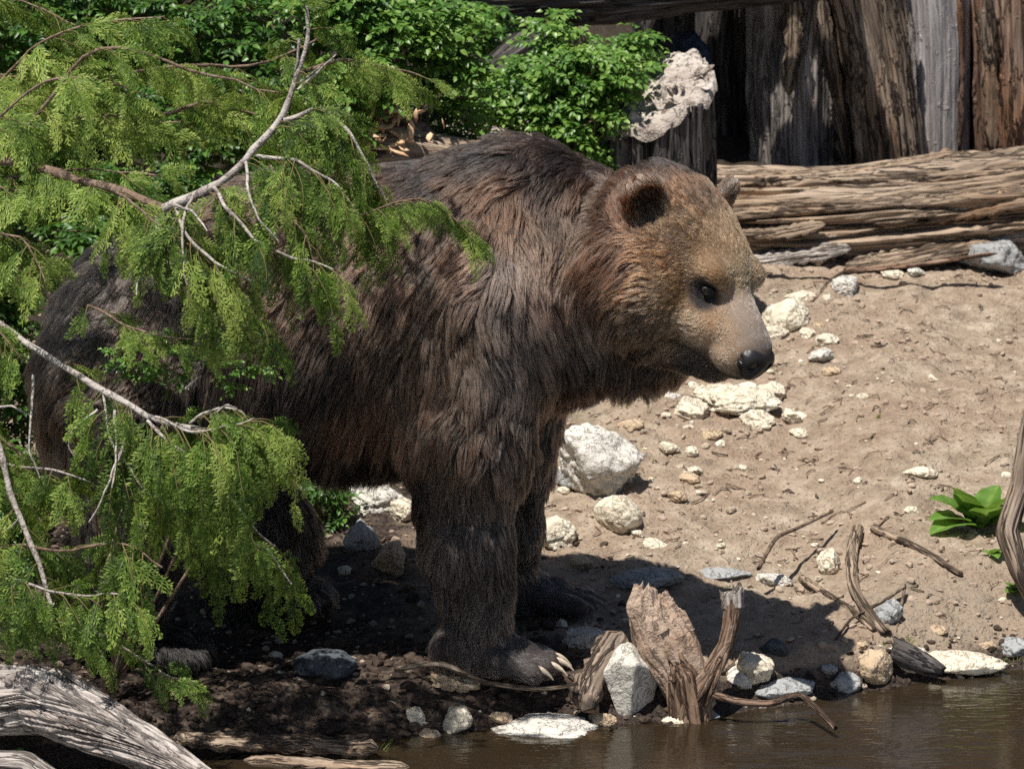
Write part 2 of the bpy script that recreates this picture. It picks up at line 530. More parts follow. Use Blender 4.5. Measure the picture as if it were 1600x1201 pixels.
PAWS = [(-.052, -.27, -.14, 1), (.045, .25, .10, 1), (-.93, -.20, 0, 1), (-.64, .22, 0, 1)]
def bear_sdf(P, prims):
    P = P.astype(np.float32)
    d = np.full(P.shape[:-1], 1e3, np.float32)
    for q in prims:
        if q[0] == 'c': d = smin(d, sd_cone(P, q[1], q[2], q[3], q[4]), q[5])
        elif q[0] == 'e': d = smin(d, sd_ell(P, q[1], q[2], q[3]), q[4])
        else: d = smax(d, -sd_ell(P, q[1], q[2], q[3]), q[4])
    return d
def surface_nets(f, org, h):
    s = f < 0
    nx, ny, nz = f.shape
    c = [(a, b, e) for a in (0, 1) for b in (0, 1) for e in (0, 1)]
    def S(arr, o): return arr[o[0]:nx - 1 + o[0], o[1]:ny - 1 + o[1], o[2]:nz - 1 + o[2]]
    cnt = sum(S(s, o).astype(np.int8) for o in c)
    act = (cnt > 0) & (cnt < 8)
    idx = np.full(act.shape, -1, np.int64)
    cells = np.argwhere(act)
    idx[act] = np.arange(len(cells))
    acc = np.zeros((len(cells), 3)); num = np.zeros(len(cells))
    for a in c:
        for b in c:
            if sum(b) - sum(a) == 1 and all(y >= x for x, y in zip(a, b)):
                fa = f[cells[:, 0] + a[0], cells[:, 1] + a[1], cells[:, 2] + a[2]]
                fb = f[cells[:, 0] + b[0], cells[:, 1] + b[1], cells[:, 2] + b[2]]
                m = (fa < 0) != (fb < 0)
                t = np.where(m, fa / np.where(m, fa - fb, 1), 0)
                pt = np.array(a) + t[:, None] * (np.array(b) - np.array(a))
                acc += pt * m[:, None]; num += m
    V = org + (cells + acc / num[:, None]) * h
    Fs = []
    for ax in range(3):
        sl0 = [slice(1, -1)] * 3; sl1 = [slice(1, -1)] * 3
        sl0[ax] = slice(0, -1); sl1[ax] = slice(1, None)
        a = s[tuple(sl0)]; b = s[tuple(sl1)]
        e = np.argwhere(a != b)
        e = e + np.array([0 if k == ax else 1 for k in range(3)])
        o1, o2 = [(1, 2), (2, 0), (0, 1)][ax]
        d1 = np.zeros(3, int); d1[o1] = 1; d2 = np.zeros(3, int); d2[o2] = 1
        g = lambda q: idx[q[:, 0], q[:, 1], q[:, 2]]
        quad = np.stack([g(e - d1 - d2), g(e - d2), g(e), g(e - d1)], 1)
        inside = s[e[:, 0], e[:, 1], e[:, 2]]
        quad = np.where(inside[:, None], quad, quad[:, ::-1])
        Fs.append(quad)
    return V, np.concatenate(Fs)

# control table of the coat: (px, py, flow direction x y z, length m, colour)
def coat_table():
    hd = lambda f, l, u: np.array([f, l, u]) @ HR
    dk, br, gd, bk, rd, gy = (.030, .021, .017), (.070, .042, .027), (.27, .150, .070), (.013, .011, .010), (.098, .056, .036), (.098, .075, .064)
    T = []
    def a(px, py, d, ln, c): T.append((W(px, py, 0), unit(d), ln, c))
    a(90, 440, (-.4, 0, -.9), .045, gy); a(160, 370, (-.6, 0, -.6), .045, gy); a(80, 600, (-.2, 0, -1), .05, br)
    a(230, 450, (-.5, 0, -.85), .045, gy); a(130, 700, (-.1, 0, -1), .05, gy); a(250, 650, (-.35, 0, -.9), .05, dk)
    a(400, 270, (-.9, 0, -.3), .04, br); a(560, 255, (-.95, 0, -.3), .04, br); a(660, 250, (-.9, 0, -.45), .045, dk)
    a(760, 220, (-.75, 0, -.5), .055, bk); a(840, 250, (-.75, 0, -.6), .06, dk)
    a(450, 400, (-.7, 0, -.7), .045, rd); a(600, 330, (-.75, 0, -.65), .045, rd); a(700, 350, (-.5, 0, -.9), .05, br)
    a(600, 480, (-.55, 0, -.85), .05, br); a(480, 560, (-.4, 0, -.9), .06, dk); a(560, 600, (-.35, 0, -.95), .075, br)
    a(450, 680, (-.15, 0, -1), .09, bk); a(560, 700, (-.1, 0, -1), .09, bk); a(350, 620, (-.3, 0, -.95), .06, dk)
    a(720, 480, (-.1, 0, -1), .055, br); a(800, 400, (.1, 0, -1), .06, gy); a(780, 500, (.05, 0, -1), .06, gy)
    a(690, 560, (-.35, 0, -.95), .055, br); a(860, 480, (.35, 0, -.95), .065, gy); a(780, 300, (-.2, 0, -1), .055, br)
    a(900, 340, (-.35, 0, -.9), .06, br); a(920, 450, (.1, 0, -1), .075, gy); a(960, 360, (-.4, 0, -.9), .06, rd)
    a(900, 560, (.25, 0, -.95), .08, dk); a(980, 540, (-.1, 0, -1), .075, dk); a(960, 590, (.1, 0, -1), .07, bk)
    a(720, 640, (0, 0, -1), .05, br); a(800, 640, (.2, 0, -1), .05, dk); a(660, 700, (-.3, 0, -1), .05, dk)
    a(740, 760, (-.05, 0, -1), .045, (.045, .034, .030)); a(690, 820, (-.2, 0, -1), .045, (.045, .034, .030)); a(790, 800, (.1, 0, -1), .04, bk)
    a(740, 900, (0, 0, -1), .035, (.036, .030, .028)); a(740, 970, (.3, 0, -.9), .022, (.085, .070, .068)); a(690, 970, (.2, 0, -.9), .02, (.075, .052, .045))
    a(800, 1000, (.9, 0, -.3), .014, (.095, .080, .076)); a(840, 1020, (.9, 0, -.2), .010, (.075, .055, .048))
    a(200, 850, (0, 0, -1), .045, bk); a(200, 980, (.2, 0, -1), .03, bk); a(360, 900, (0, 0, -1), .04, bk)
    def h(f, l, u, d, ln, c):
        for s_ in ((-1, 1) if l else (1,)):
            T.append((H(f, l * s_, u), unit(hd(d[0], d[1] * s_, d[2])), ln, c))
    h(-.10, 0, .16, (-1, 0, .1), .045, dk); h(.02, 0, .17, (-1, 0, .1), .026, (.085, .050, .028)); h(.12, 0, .12, (-1, 0, .3), .016, gd)
    h(.19, 0, .07, (-1, 0, .4), .010, (.46, .31, .17)); h(.25, 0, .02, (-1, 0, .2), .005, (.38, .30, .245)); h(.32, 0, -.005, (-1, 0, .2), .004, (.26, .21, .18))
    h(.25, .068, -.05, (-1, .1, -.3), .006, (.52, .33, .19)); h(.33, .0, -.095, (-.5, 0, -1), .004, (.03, .025, .024)); h(.30, .058, -.08, (-1, .1, -.5), .006, (.46, .31, .20)); h(.29, .04, -.125, (-.6, 0, -.8), .006, (.035, .026, .022))
    h(.17, .11, .075, (-1, .5, .2), .012, gd); h(.16, .11, -.01, (-1, .5, -.3), .012, (.27, .16, .08)); h(.08, .13, .04, (-1, .3, -.4), .020, (.13, .062, .026)); h(.13, .12, -.03, (-1, .4, -.5), .018, (.25, .145, .07))
    h(.10, .15, -.07, (-.8, .3, -.7), .032, (.17, .10, .058)); h(0, .17, -.05, (-.7, .2, -.8), .045, br); h(.02, .16, -.14, (-.5, 0, -1), .050, dk)
    h(.16, .09, -.13, (-.6, 0, -.9), .022, (.12, .075, .045)); h(.24, .04, -.16, (-.6, 0, -.8), .014, bk); h(.10, 0, -.2, (-.6, 0, -.8), .03, bk)
    h(-.05, .15, .08, (-.6, .2, .8), .030, rd); h(.03, .12, .10, (-.9, .2, .3), .022, (.13, .075, .038)); h(.32, 0, -.16, (-.6, 0, -.7), .008, bk)
    return T

def make_strands(pos, nrm, count_levels, T, seed):
    rg = np.random.default_rng(seed)
    n = len(pos)
    TP = np.array([t[0] for t in T]); TD = np.array([t[1] for t in T]); TL = np.array([t[2] for t in T]); TC = np.array([t[3] for t in T])
    ysc = np.full(len(T), .12)
    hx = np.array([np.linalg.norm(t[0] - HEAD_O) < .62 and abs(t[0][1]) > 1e-6 for t in T])
    ysc[hx] = 1.0
    flow = np.zeros((n, 3)); L = np.zeros(n); C = np.zeros((n, 3))
    for i in range(0, n, 20000):
        p = pos[i:i + 20000]
        dv = p[:, None, :] - TP[None]
        dv[..., 1] *= ysc[None]
        w = 1 / ((dv ** 2).sum(-1) + 3e-4) ** 2.0
        w /= w.sum(1, keepdims=True)
        flow[i:i + 20000] = w @ TD; L[i:i + 20000] = w @ TL; C[i:i + 20000] = w @ TC
    # swirl the flow a little
    sw = np.stack([fbm(pos, 7, 3, 21), fbm(pos, 7, 3, 22), fbm(pos, 7, 3, 23)], 1)
    flow = unit(flow) + sw * .46 * np.clip(L / .04, .1, 1)[:, None]
    flow = unit(flow - nrm * (flow * nrm).sum(1, keepdims=True))
    return flow, L, C

def build_bear():
    root = empty('bear', (W(500, 600, 0)[0], 0, float(ground_z(-.3, 0, False))))
    tag(root, 'big brown grizzly bear with dark legs standing on the bank looking down at the water', 'bear')
    prims = bear_prims()
    h = .0088
    lo = np.array([-1.33, -.62, -.06]); hi = np.array([.80, .50, 1.50])
    n = ((hi - lo) / h).astype(int)
    f = np.empty(tuple(n), np.float32)
    ys = (lo[1] + np.arange(n[1]) * h).astype(np.float32); zs = (lo[2] + np.arange(n[2]) * h).astype(np.float32)
    for i in range(n[0]):
        Y, Z = np.meshgrid(ys, zs, indexing='ij')
        Pn = np.stack([np.full_like(Y, lo[0] + i * h), Y, Z], -1)
        # skip primitives that cannot reach this slice
        x = lo[0] + i * h
        pr = [q for q in prims if (min(q[1][0], q[2][0]) - max(q[3], q[4]) - .14 < x < max(q[1][0], q[2][0]) + max(q[3], q[4]) + .14 if q[0] == 'c'
                                   else abs(x - q[1][0]) < max(q[2]) + .14)]
        f[i] = bear_sdf(Pn, pr) if pr else 1.0
    V, F = surface_nets(f, lo, h)
    # light muscle and skin unevenness
    g = np.gradient(f, h)
    ci = np.clip(((V - lo) / h).round().astype(int), 0, n - 1)
    N = unit(np.stack([g[k][ci[:, 0], ci[:, 1], ci[:, 2]] for k in range(3)], 1))
    headd = np.linalg.norm(V - HEAD_O, axis=1)
    amp = .012 * smooth(.30, .5, headd) * smooth(.05, .2, V[:, 2] - .05)
    V = V + N * (amp * (fbm(V, 4.5, 3, 33) + .55 * fbm(V * np.array([1, 1, .6]), 15, 2, 35)))[:, None]
    T = coat_table()
    _, vl, vc = make_strands(V, N, None, T, 3)
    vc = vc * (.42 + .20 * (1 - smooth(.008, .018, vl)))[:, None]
    vloc = ((V - HEAD_O) @ HR.T) / HEAD_S
    for s_ in (-1, 1):
        de = np.linalg.norm((vloc - np.array([.190, s_ * .084, .018])) * np.array([.85, 1, 1.0]), axis=1)
        k = (1 - smooth(.024, .044, de))[:, None]
        vc = vc * (1 - k) + np.array([.010, .008, .008]) * k
    nosep = H(.33, 0, -.050)
    nd = ((V - nosep) @ HR.T) / HEAD_S
    pad = (np.abs(nd[:, 1]) < .040) & (nd[:, 0] > -.012) & (np.abs(nd[:, 2] + .008) < .036)
    t = NT('bear skin')
    sk = t.attr('scol', 'Color')
    t.surf(sk, .75, t.bump(t.noise(t.obj(), 220, 3), .3, .002), .3)
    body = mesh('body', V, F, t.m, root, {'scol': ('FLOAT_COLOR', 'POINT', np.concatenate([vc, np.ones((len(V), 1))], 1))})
    # ---- fur
    NS = 400000
    tri = np.concatenate([F[:, [0, 1, 2]], F[:, [0, 2, 3]]])
    a, b, c = V[tri[:, 0]], V[tri[:, 1]], V[tri[:, 2]]
    area = np.linalg.norm(np.cross(b - a, c - a), axis=1)
    cen = (a + b + c) / 3
    hd = np.linalg.norm(cen - HEAD_O, axis=1)
    wgt = area * (1 + 1.6 * (hd < .30) + 2.2 * (np.linalg.norm(cen - H(.28, 0, -.06), axis=1) < .17)) * np.where(N[tri[:, 0]][:, 1] < .35, 1.0, .35)
    wgt *= np.where(cen[:, 0] < -.75, .75, 1)
    rg = np.random.default_rng(5)
    ti = rg.choice(len(tri), NS, p=wgt / wgt.sum())
    r1, r2 = rg.random(NS), rg.random(NS)
    sq = np.sqrt(r1)
    w0, w1, w2 = 1 - sq, sq * (1 - r2), sq * r2
    tt = tri[ti]
    pos = V[tt[:, 0]] * w0[:, None] + V[tt[:, 1]] * w1[:, None] + V[tt[:, 2]] * w2[:, None]
    nr = unit(N[tt[:, 0]] * w0[:, None] + N[tt[:, 1]] * w1[:, None] + N[tt[:, 2]] * w2[:, None])
    loc = ((pos - HEAD_O) @ HR.T) / HEAD_S
    drop = (np.abs(loc[:, 1]) < .044) & (loc[:, 0] > .319) & (np.abs(loc[:, 2] + .050) < .036)
    for s_ in (-1, 1):
        drop |= np.linalg.norm(loc - np.array([.193, s_ * .075, .026]), axis=1) < .0135
    keep = ~drop
    pos, nr, loc = pos[keep], nr[keep], loc[keep]
    flow, L, C = make_strands(pos, nr, None, T, 4)
    n_ = len(pos)
    # darker eye patches, inner ears
    for s_ in (-1, 1):
        de = np.linalg.norm((loc - np.array([.190, s_ * .084, .018])) * np.array([.85, 1, 1.0]), axis=1)
        k = (1 - smooth(.028, .050, de))[:, None]
        C = C * (1 - k) + np.array([.012, .009, .008]) * k
        L *= 1 - .75 * k[:, 0]
        ec = np.array([.003, s_ * .156, .112])
        dk = np.linalg.norm((loc - ec) / np.array([.036, .038, .045]), axis=1)
        rim = (np.exp(-((dk - 1.45) / .18) ** 2) * (loc[:, 0] < -.005) * (loc[:, 2] > .10) * .75)[:, None]
        C = C * (1 - rim) + np.array([.42, .33, .26]) * rim
        k = (1 - smooth(.95, 1.25, dk))[:, None]
        C = C * (1 - k * .92) + np.array([.022, .015, .012]) * k * .92
    # lip line
    lip = -.108 - .10 * np.maximum(0, .28 - loc[:, 0])
    k = (np.exp(-((loc[:, 2] - lip) / .006) ** 2) * smooth(.12, .17, loc[:, 0]) * (loc[:, 0] > .1))[:, None]
    C = C * (1 - k * .9) + np.array([.012, .009, .008]) * k * .9
    # mottled coat
    m1 = fbm(pos, 5.5, 3, 40); m2 = fbm(pos, 18, 3, 41)
    C = C * (1 + .38 * m1 + .25 * m2)[:, None]
    red = smooth(.15, .6, fbm(pos, 4.0, 3, 44))[:, None] * .38
    C = C * (1 - red) + C * np.array([1.55, 1.0, .72]) * red
    # clumps
    def clump(npts, seed):
        rg2 = np.random.default_rng(seed)
        gi = rg2.choice(n_, npts, replace=False)
        kd = kdtree.KDTree(npts)
        for j, q in enumerate(pos[gi]): kd.insert(q, j)
        kd.balance()
        near = np.fromiter((kd.find(q)[1] for q in pos), int, n_)
        return gi[near]
    g1 = clump(4200, 1); g2 = clump(48000, 2)
    cr = rg.random(n_)
    gl = L * (1 + .30 * (cr[g1] * 2 - 1))
    L = gl * rg.uniform(.60, 1.12, n_)
    C = C * (.80 + .34 * cr[g1])[:, None] * (.60 + .72 * cr[g2])[:, None]
    grav = np.array([0, 0, -1.0])
    lift = np.clip(.46 + .30 * (cr[g2] - .5), .2, .7) * np.where(L < .02, .45, 1)
    short = L < .02
    ts = np.array([0, .2, .45, .72, 1.0])
    swl = unit(rg.normal(size=(n_, 3)))[g2] * (.18 * gl)[:, None] + unit(rg.normal(size=(n_, 3)))[g1] * (.11 * gl)[:, None]
    jit = rg.normal(size=(n_, 3)) * (.10 * L)[:, None] + swl
    tip = pos + flow * L[:, None] * .93 + nr * (L * lift * .42)[:, None] + grav * (L * .18)[:, None] + jit
    gtip = pos + flow * gl[:, None] * .93 + nr * (gl * lift * .42)[:, None] + grav * (gl * .18)[:, None] + swl
    ph = rg.random((n_, 3)) * 6.28
    c1 = np.where(short, .05, .40)[:, None]; c2 = np.where(short, .10, .44)[:, None]
    pts = np.empty((n_, 5, 3))
    for k, t_ in enumerate(ts):
        p = pos + (flow * (L * .93 * t_)[:, None] + nr * (L * lift * (t_ - .58 * t_ * t_))[:, None] + grav * (L * .18 * t_ ** 2)[:, None]) + jit * t_
        p = p + (gtip[g1] - tip) * c1 * t_ ** 1.4 + (gtip[g2] - tip) * c2 * t_ ** 1.2
        p = p + np.sin(ph + t_ * 7) * (L * .035 * t_)[:, None]
        pts[:, k] = p
    cu = bpy.data.hair_curves.new('fur')
    cu.add_curves([5] * n_)
    loc0 = np.array(root.location)
    cu.points.foreach_set('position', (pts.reshape(-1, 3)).astype(np.float32).ravel())
    rad = np.outer(np.where(short, .00048, .00072) * rg.uniform(.8, 1.25, n_), np.array([1, 1, .85, .55, .12]))
    cu.points.foreach_set('radius', rad.astype(np.float32).ravel())
    at = cu.attributes.new('fcol', 'FLOAT_COLOR', 'CURVE')
    at.data.foreach_set('color', np.concatenate([np.clip(C, .003, .9), np.ones((n_, 1))], 1).astype(np.float32).ravel())
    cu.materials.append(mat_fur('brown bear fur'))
    fo = bpy.data.objects.new('fur', cu)
    link(fo, root)
    # ---- eyes
    me = NT('bear eye')
    me.surf((.018, .010, .006), .06, None, .6, Coat_Weight=1.0, Coat_Roughness=.03)
    lidm = mat_plain('dark eyelid skin', (.012, .010, .010), (.025, .02, .02), 200, .45, .4)
    u = np.linspace(0, math.pi, 13); v = np.linspace(0, 2 * math.pi, 25)[:-1]
    def ball(c, r, rot=None, cut=None):
        Vs = np.array([[math.sin(a_) * math.cos(b_), math.sin(a_) * math.sin(b_), math.cos(a_)] for a_ in u for b_ in v]) * r
        if rot is not None: Vs = Vs @ rot
        Fs = [[i * 24 + j, i * 24 + (j + 1) % 24, (i + 1) * 24 + (j + 1) % 24, (i + 1) * 24 + j] for i in range(12) for j in range(24)]
        return Vs + c, np.array(Fs)
    for s_ in (-1, 1):
        Vs, Fs = ball(H(.187, s_ * .074, .026), .0112 * HEAD_S)
        e = mesh('eye', Vs, Fs, me.m, root)
        # eyelid rim: a torus around the eye opening
        ax = unit(np.array([.75, s_ * .65, .05]) @ HR); upv = unit(HR[2] - ax * (HR[2] @ ax)); sd = np.cross(ax, upv)
        Vt, Ft = [], []
        cc = H(.187, s_ * .074, .026) + ax * .0080
        for i in range(24):
            aa = i / 24 * 2 * math.pi
            rad_ = sd * math.cos(aa) * .0125 + upv * math.sin(aa) * .0062
            for j in range(8):
                bb = j / 8 * 2 * math.pi
                Vt.append(cc + rad_ + unit(rad_) * math.cos(bb) * (.0045 + .003 * max(0, math.sin(aa))) + ax * math.sin(bb) * .0055 - ax * .003 * abs(math.cos(aa)))
                Ft.append([i * 8 + j, i * 8 + (j + 1) % 8, ((i + 1) % 24) * 8 + (j + 1) % 8, ((i + 1) % 24) * 8 + j])
        mesh('eyelid', Vt, Ft, lidm, root)
    # ---- nose pad with nostrils (its own little distance field)
    hn = .0022
    lo2 = np.array([.345, -.052, -.100]); hi2 = np.array([.425, .052, -.004])
    nn = ((hi2 - lo2) / hn).astype(int)
    I = np.stack(np.meshgrid(*[lo2[k] + np.arange(nn[k]) * hn for k in range(3)], indexing='ij'), -1)
    d = sd_ell(I, np.array([.378, 0, -.045]), (.030, .038, .026))
    d = smin(d, sd_ell(I, np.array([.384, 0, -.062]), (.022, .026, .026)), .014)
    for s_ in (-1, 1):
        d = smin(d, sd_ell(I, np.array([.386, s_ * .022, -.046]), (.018, .018, .020)), .010)
        d = smax(d, -sd_ell(I, np.array([.408, s_ * .019, -.050]), (.020, .0085, .0095)), .005)
        d = smax(d, -sd_cone(I, np.array([.398, s_ * .026, -.052]), np.array([.378, s_ * .044, -.044]), .004, .003), .004)
    d = smax(d, -sd_cone(I, np.array([.412, 0, -.055]), np.array([.402, 0, -.090]), .0025, .0025), .004)
    Vn, Fn = surface_nets(d.astype(np.float32), lo2, hn)
    Vn = (Vn - np.array([.378, 0, -.045])) * 1.28 + np.array([.330, 0, -.047])
    Vn = HEAD_O + (Vn * HEAD_S) @ HR
    tn = NT('wet black nose')
    tn.surf((.020, .018, .019), .34, tn.bump(tn.n('TexVoronoi', i={'Scale': 420.0, 'Vector': tn.obj()}).outputs[0], .5, .0012), .6)
    mesh('nose', Vn, Fn, tn.m, root)
    # ---- claws
    cm = mat_plain('pale horn claw', (.42, .33, .23), (.66, .57, .45), 90, .4, .5, .1)
    cd = mat_plain('dark horn claw', (.10, .085, .07), (.2, .17, .14), 90, .4, .5, .1)
    for pi, (cx, Y, yaw, sgn) in enumerate(PAWS):
        z = float(ground_z(cx, Y, False)) + .018
        c, s_ = math.cos(yaw), math.sin(yaw)
        for k in range(5):
            t_ = (k - 2) / 2.0
            dx, dy = .150 - .035 * t_ * t_, .076 * t_
            o = np.array([cx + dx * c - dy * s_, Y + dx * s_ + dy * c, z + .034])
            dr = unit(np.array([1.0, .10 * t_, 0]))
            dr = np.array([dr[0] * c - dr[1] * s_, dr[0] * s_ + dr[1] * c, 0])
            Ln = (.068 if pi < 2 else .045) * (1 - .08 * abs(t_))
            Vc, Fc = [], []
            for i in range(9):
                q = i / 8
                ctr = o + dr * (Ln * (q * .98) - .008) + np.array([0, 0, .012 * math.sin(q * 2.2) - .030 * q * q])
                r_ = .0105 * (1 - q ** 1.6) + .0012
                tg = unit(dr + np.array([0, 0, .5 * math.cos(q * 2.2) - .9 * q]))
                sdv = unit(np.cross(tg, [0, 0, 1])); upw = np.cross(sdv, tg)
                for j in range(10):
                    an = j / 10 * 2 * math.pi
                    Vc.append(ctr + sdv * math.cos(an) * r_ * .72 + upw * math.sin(an) * r_)
                    if i < 8: Fc.append([i * 10 + j, i * 10 + (j + 1) % 10, (i + 1) * 10 + (j + 1) % 10, (i + 1) * 10 + j])
            mesh('claw', Vc, Fc, cm if pi in (0,) else cd, root)
    return root
# ------------------------------------------------------------------ stones
def ico(level):
    t = (1 + 5 ** .5) / 2
    v = [(-1, t, 0), (1, t, 0), (-1, -t, 0), (1, -t, 0), (0, -1, t), (0, 1, t), (0, -1, -t), (0, 1, -t), (t, 0, -1), (t, 0, 1), (-t, 0, -1), (-t, 0, 1)]
    f = [(0, 11, 5), (0, 5, 1), (0, 1, 7), (0, 7, 10), (0, 10, 11), (1, 5, 9), (5, 11, 4), (11, 10, 2), (10, 7, 6), (7, 1, 8), (3, 9, 4), (3, 4, 2), (3, 2, 6), (3, 6, 8), (3, 8, 9), (4, 9, 5), (2, 4, 11), (6, 2, 10), (8, 6, 7), (9, 8, 1)]
    V = unit(np.array(v, float)); F = np.array(f)
    for _ in range(level):
        e = np.concatenate([F[:, [0, 1]], F[:, [1, 2]], F[:, [2, 0]]])
        key = np.sort(e, 1)
        uq, inv = np.unique(key, axis=0, return_inverse=True)
        inv = inv.ravel()
        mid = unit(V[uq[:, 0]] + V[uq[:, 1]])
        m = inv.reshape(3, -1).T + len(V)
        V = np.concatenate([V, mid])
        F = np.concatenate([np.stack([F[:, 0], m[:, 0], m[:, 2]], 1), np.stack([F[:, 1], m[:, 1], m[:, 0]], 1), np.stack([F[:, 2], m[:, 2], m[:, 1]], 1), m])
    return V, F
ICO = {k: ico(k) for k in (0, 1, 2, 3, 4)}
def stone_shape(seed, level=4, planes=16, soft=.05, rough=.06, round_=.5, cuts=None):
    rg = np.random.default_rng(seed)
    D, F = ICO[level]
    n = unit(rg.normal(size=(planes, 3))); d = rg.uniform(.62, 1.0, planes)
    if cuts:
        n = unit(np.array([c[:3] for c in cuts])); d = np.array([c[3] for c in cuts])
    q = d / np.maximum(D @ n.T, 1e-3)
    r = -soft * np.log(np.exp(-np.minimum(q, 4) / soft).sum(1))
    r = np.minimum(r, 1.25)
    r = r * (1 - round_) + round_ * .9
    off = rg.uniform(0, 50, 3)
    r = r * (1 + rough * fbm(D + off, 2.2, 3, seed) + rough * .6 * fbm(D + off, 7, 3, seed + 3))
    return D * r[:, None], F
def rotz(a): 
    c, s = math.cos(a), math.sin(a)
    return np.array([[c, -s, 0], [s, c, 0], [0, 0, 1.0]])
def roty(a):
    c, s = math.cos(a), math.sin(a)
    return np.array([[c, 0, s], [0, 1, 0], [-s, 0, c]])
def rotx(a):
    c, s = math.cos(a), math.sin(a)
    return np.array([[1, 0, 0], [0, c, -s], [0, s, c]])
def stone(px, py, w, h, mat, label, seed, depth=None, round_=.2, tilt=0.0, yaw=0.0, rough=.085, name='stone', sink=.18, planes=11, cat='stone', Y=None, group=None, lift=0.0, cuts=None):
    """a stone seen centred at pixel (px, py), w by h pixels"""
    base = G(px, py + h * (.5 - sink))
    Yb = base[1] if Y is None else Y
    k = (Yb - CAM[1]) / (DIST * math.cos(PITCH))
    mpp = k / SC
    sx = w / 2 * mpp; sz = h / 2 * mpp
    dy = depth * mpp / 2 if depth else (sx * .5 + sz * .6)
    sz_ = max(sz ** 2 - (dy * math.sin(PITCH)) ** 2, (sz * .35) ** 2) ** .5
    V, F = stone_shape(seed, 4, planes, .022, rough, round_, cuts)
    V = V / (np.abs(V).max(0)) * np.array([sx, dy, sz_])
    V = V @ rotz(yaw).T @ roty(tilt).T
    c = W(px, py, Yb + dy * .3)
    V = V + c
    V[:, 2] += lift
    o = mesh(name, V, F, M[mat], None, None, True)
    tag(o, label, cat, group)
    return o

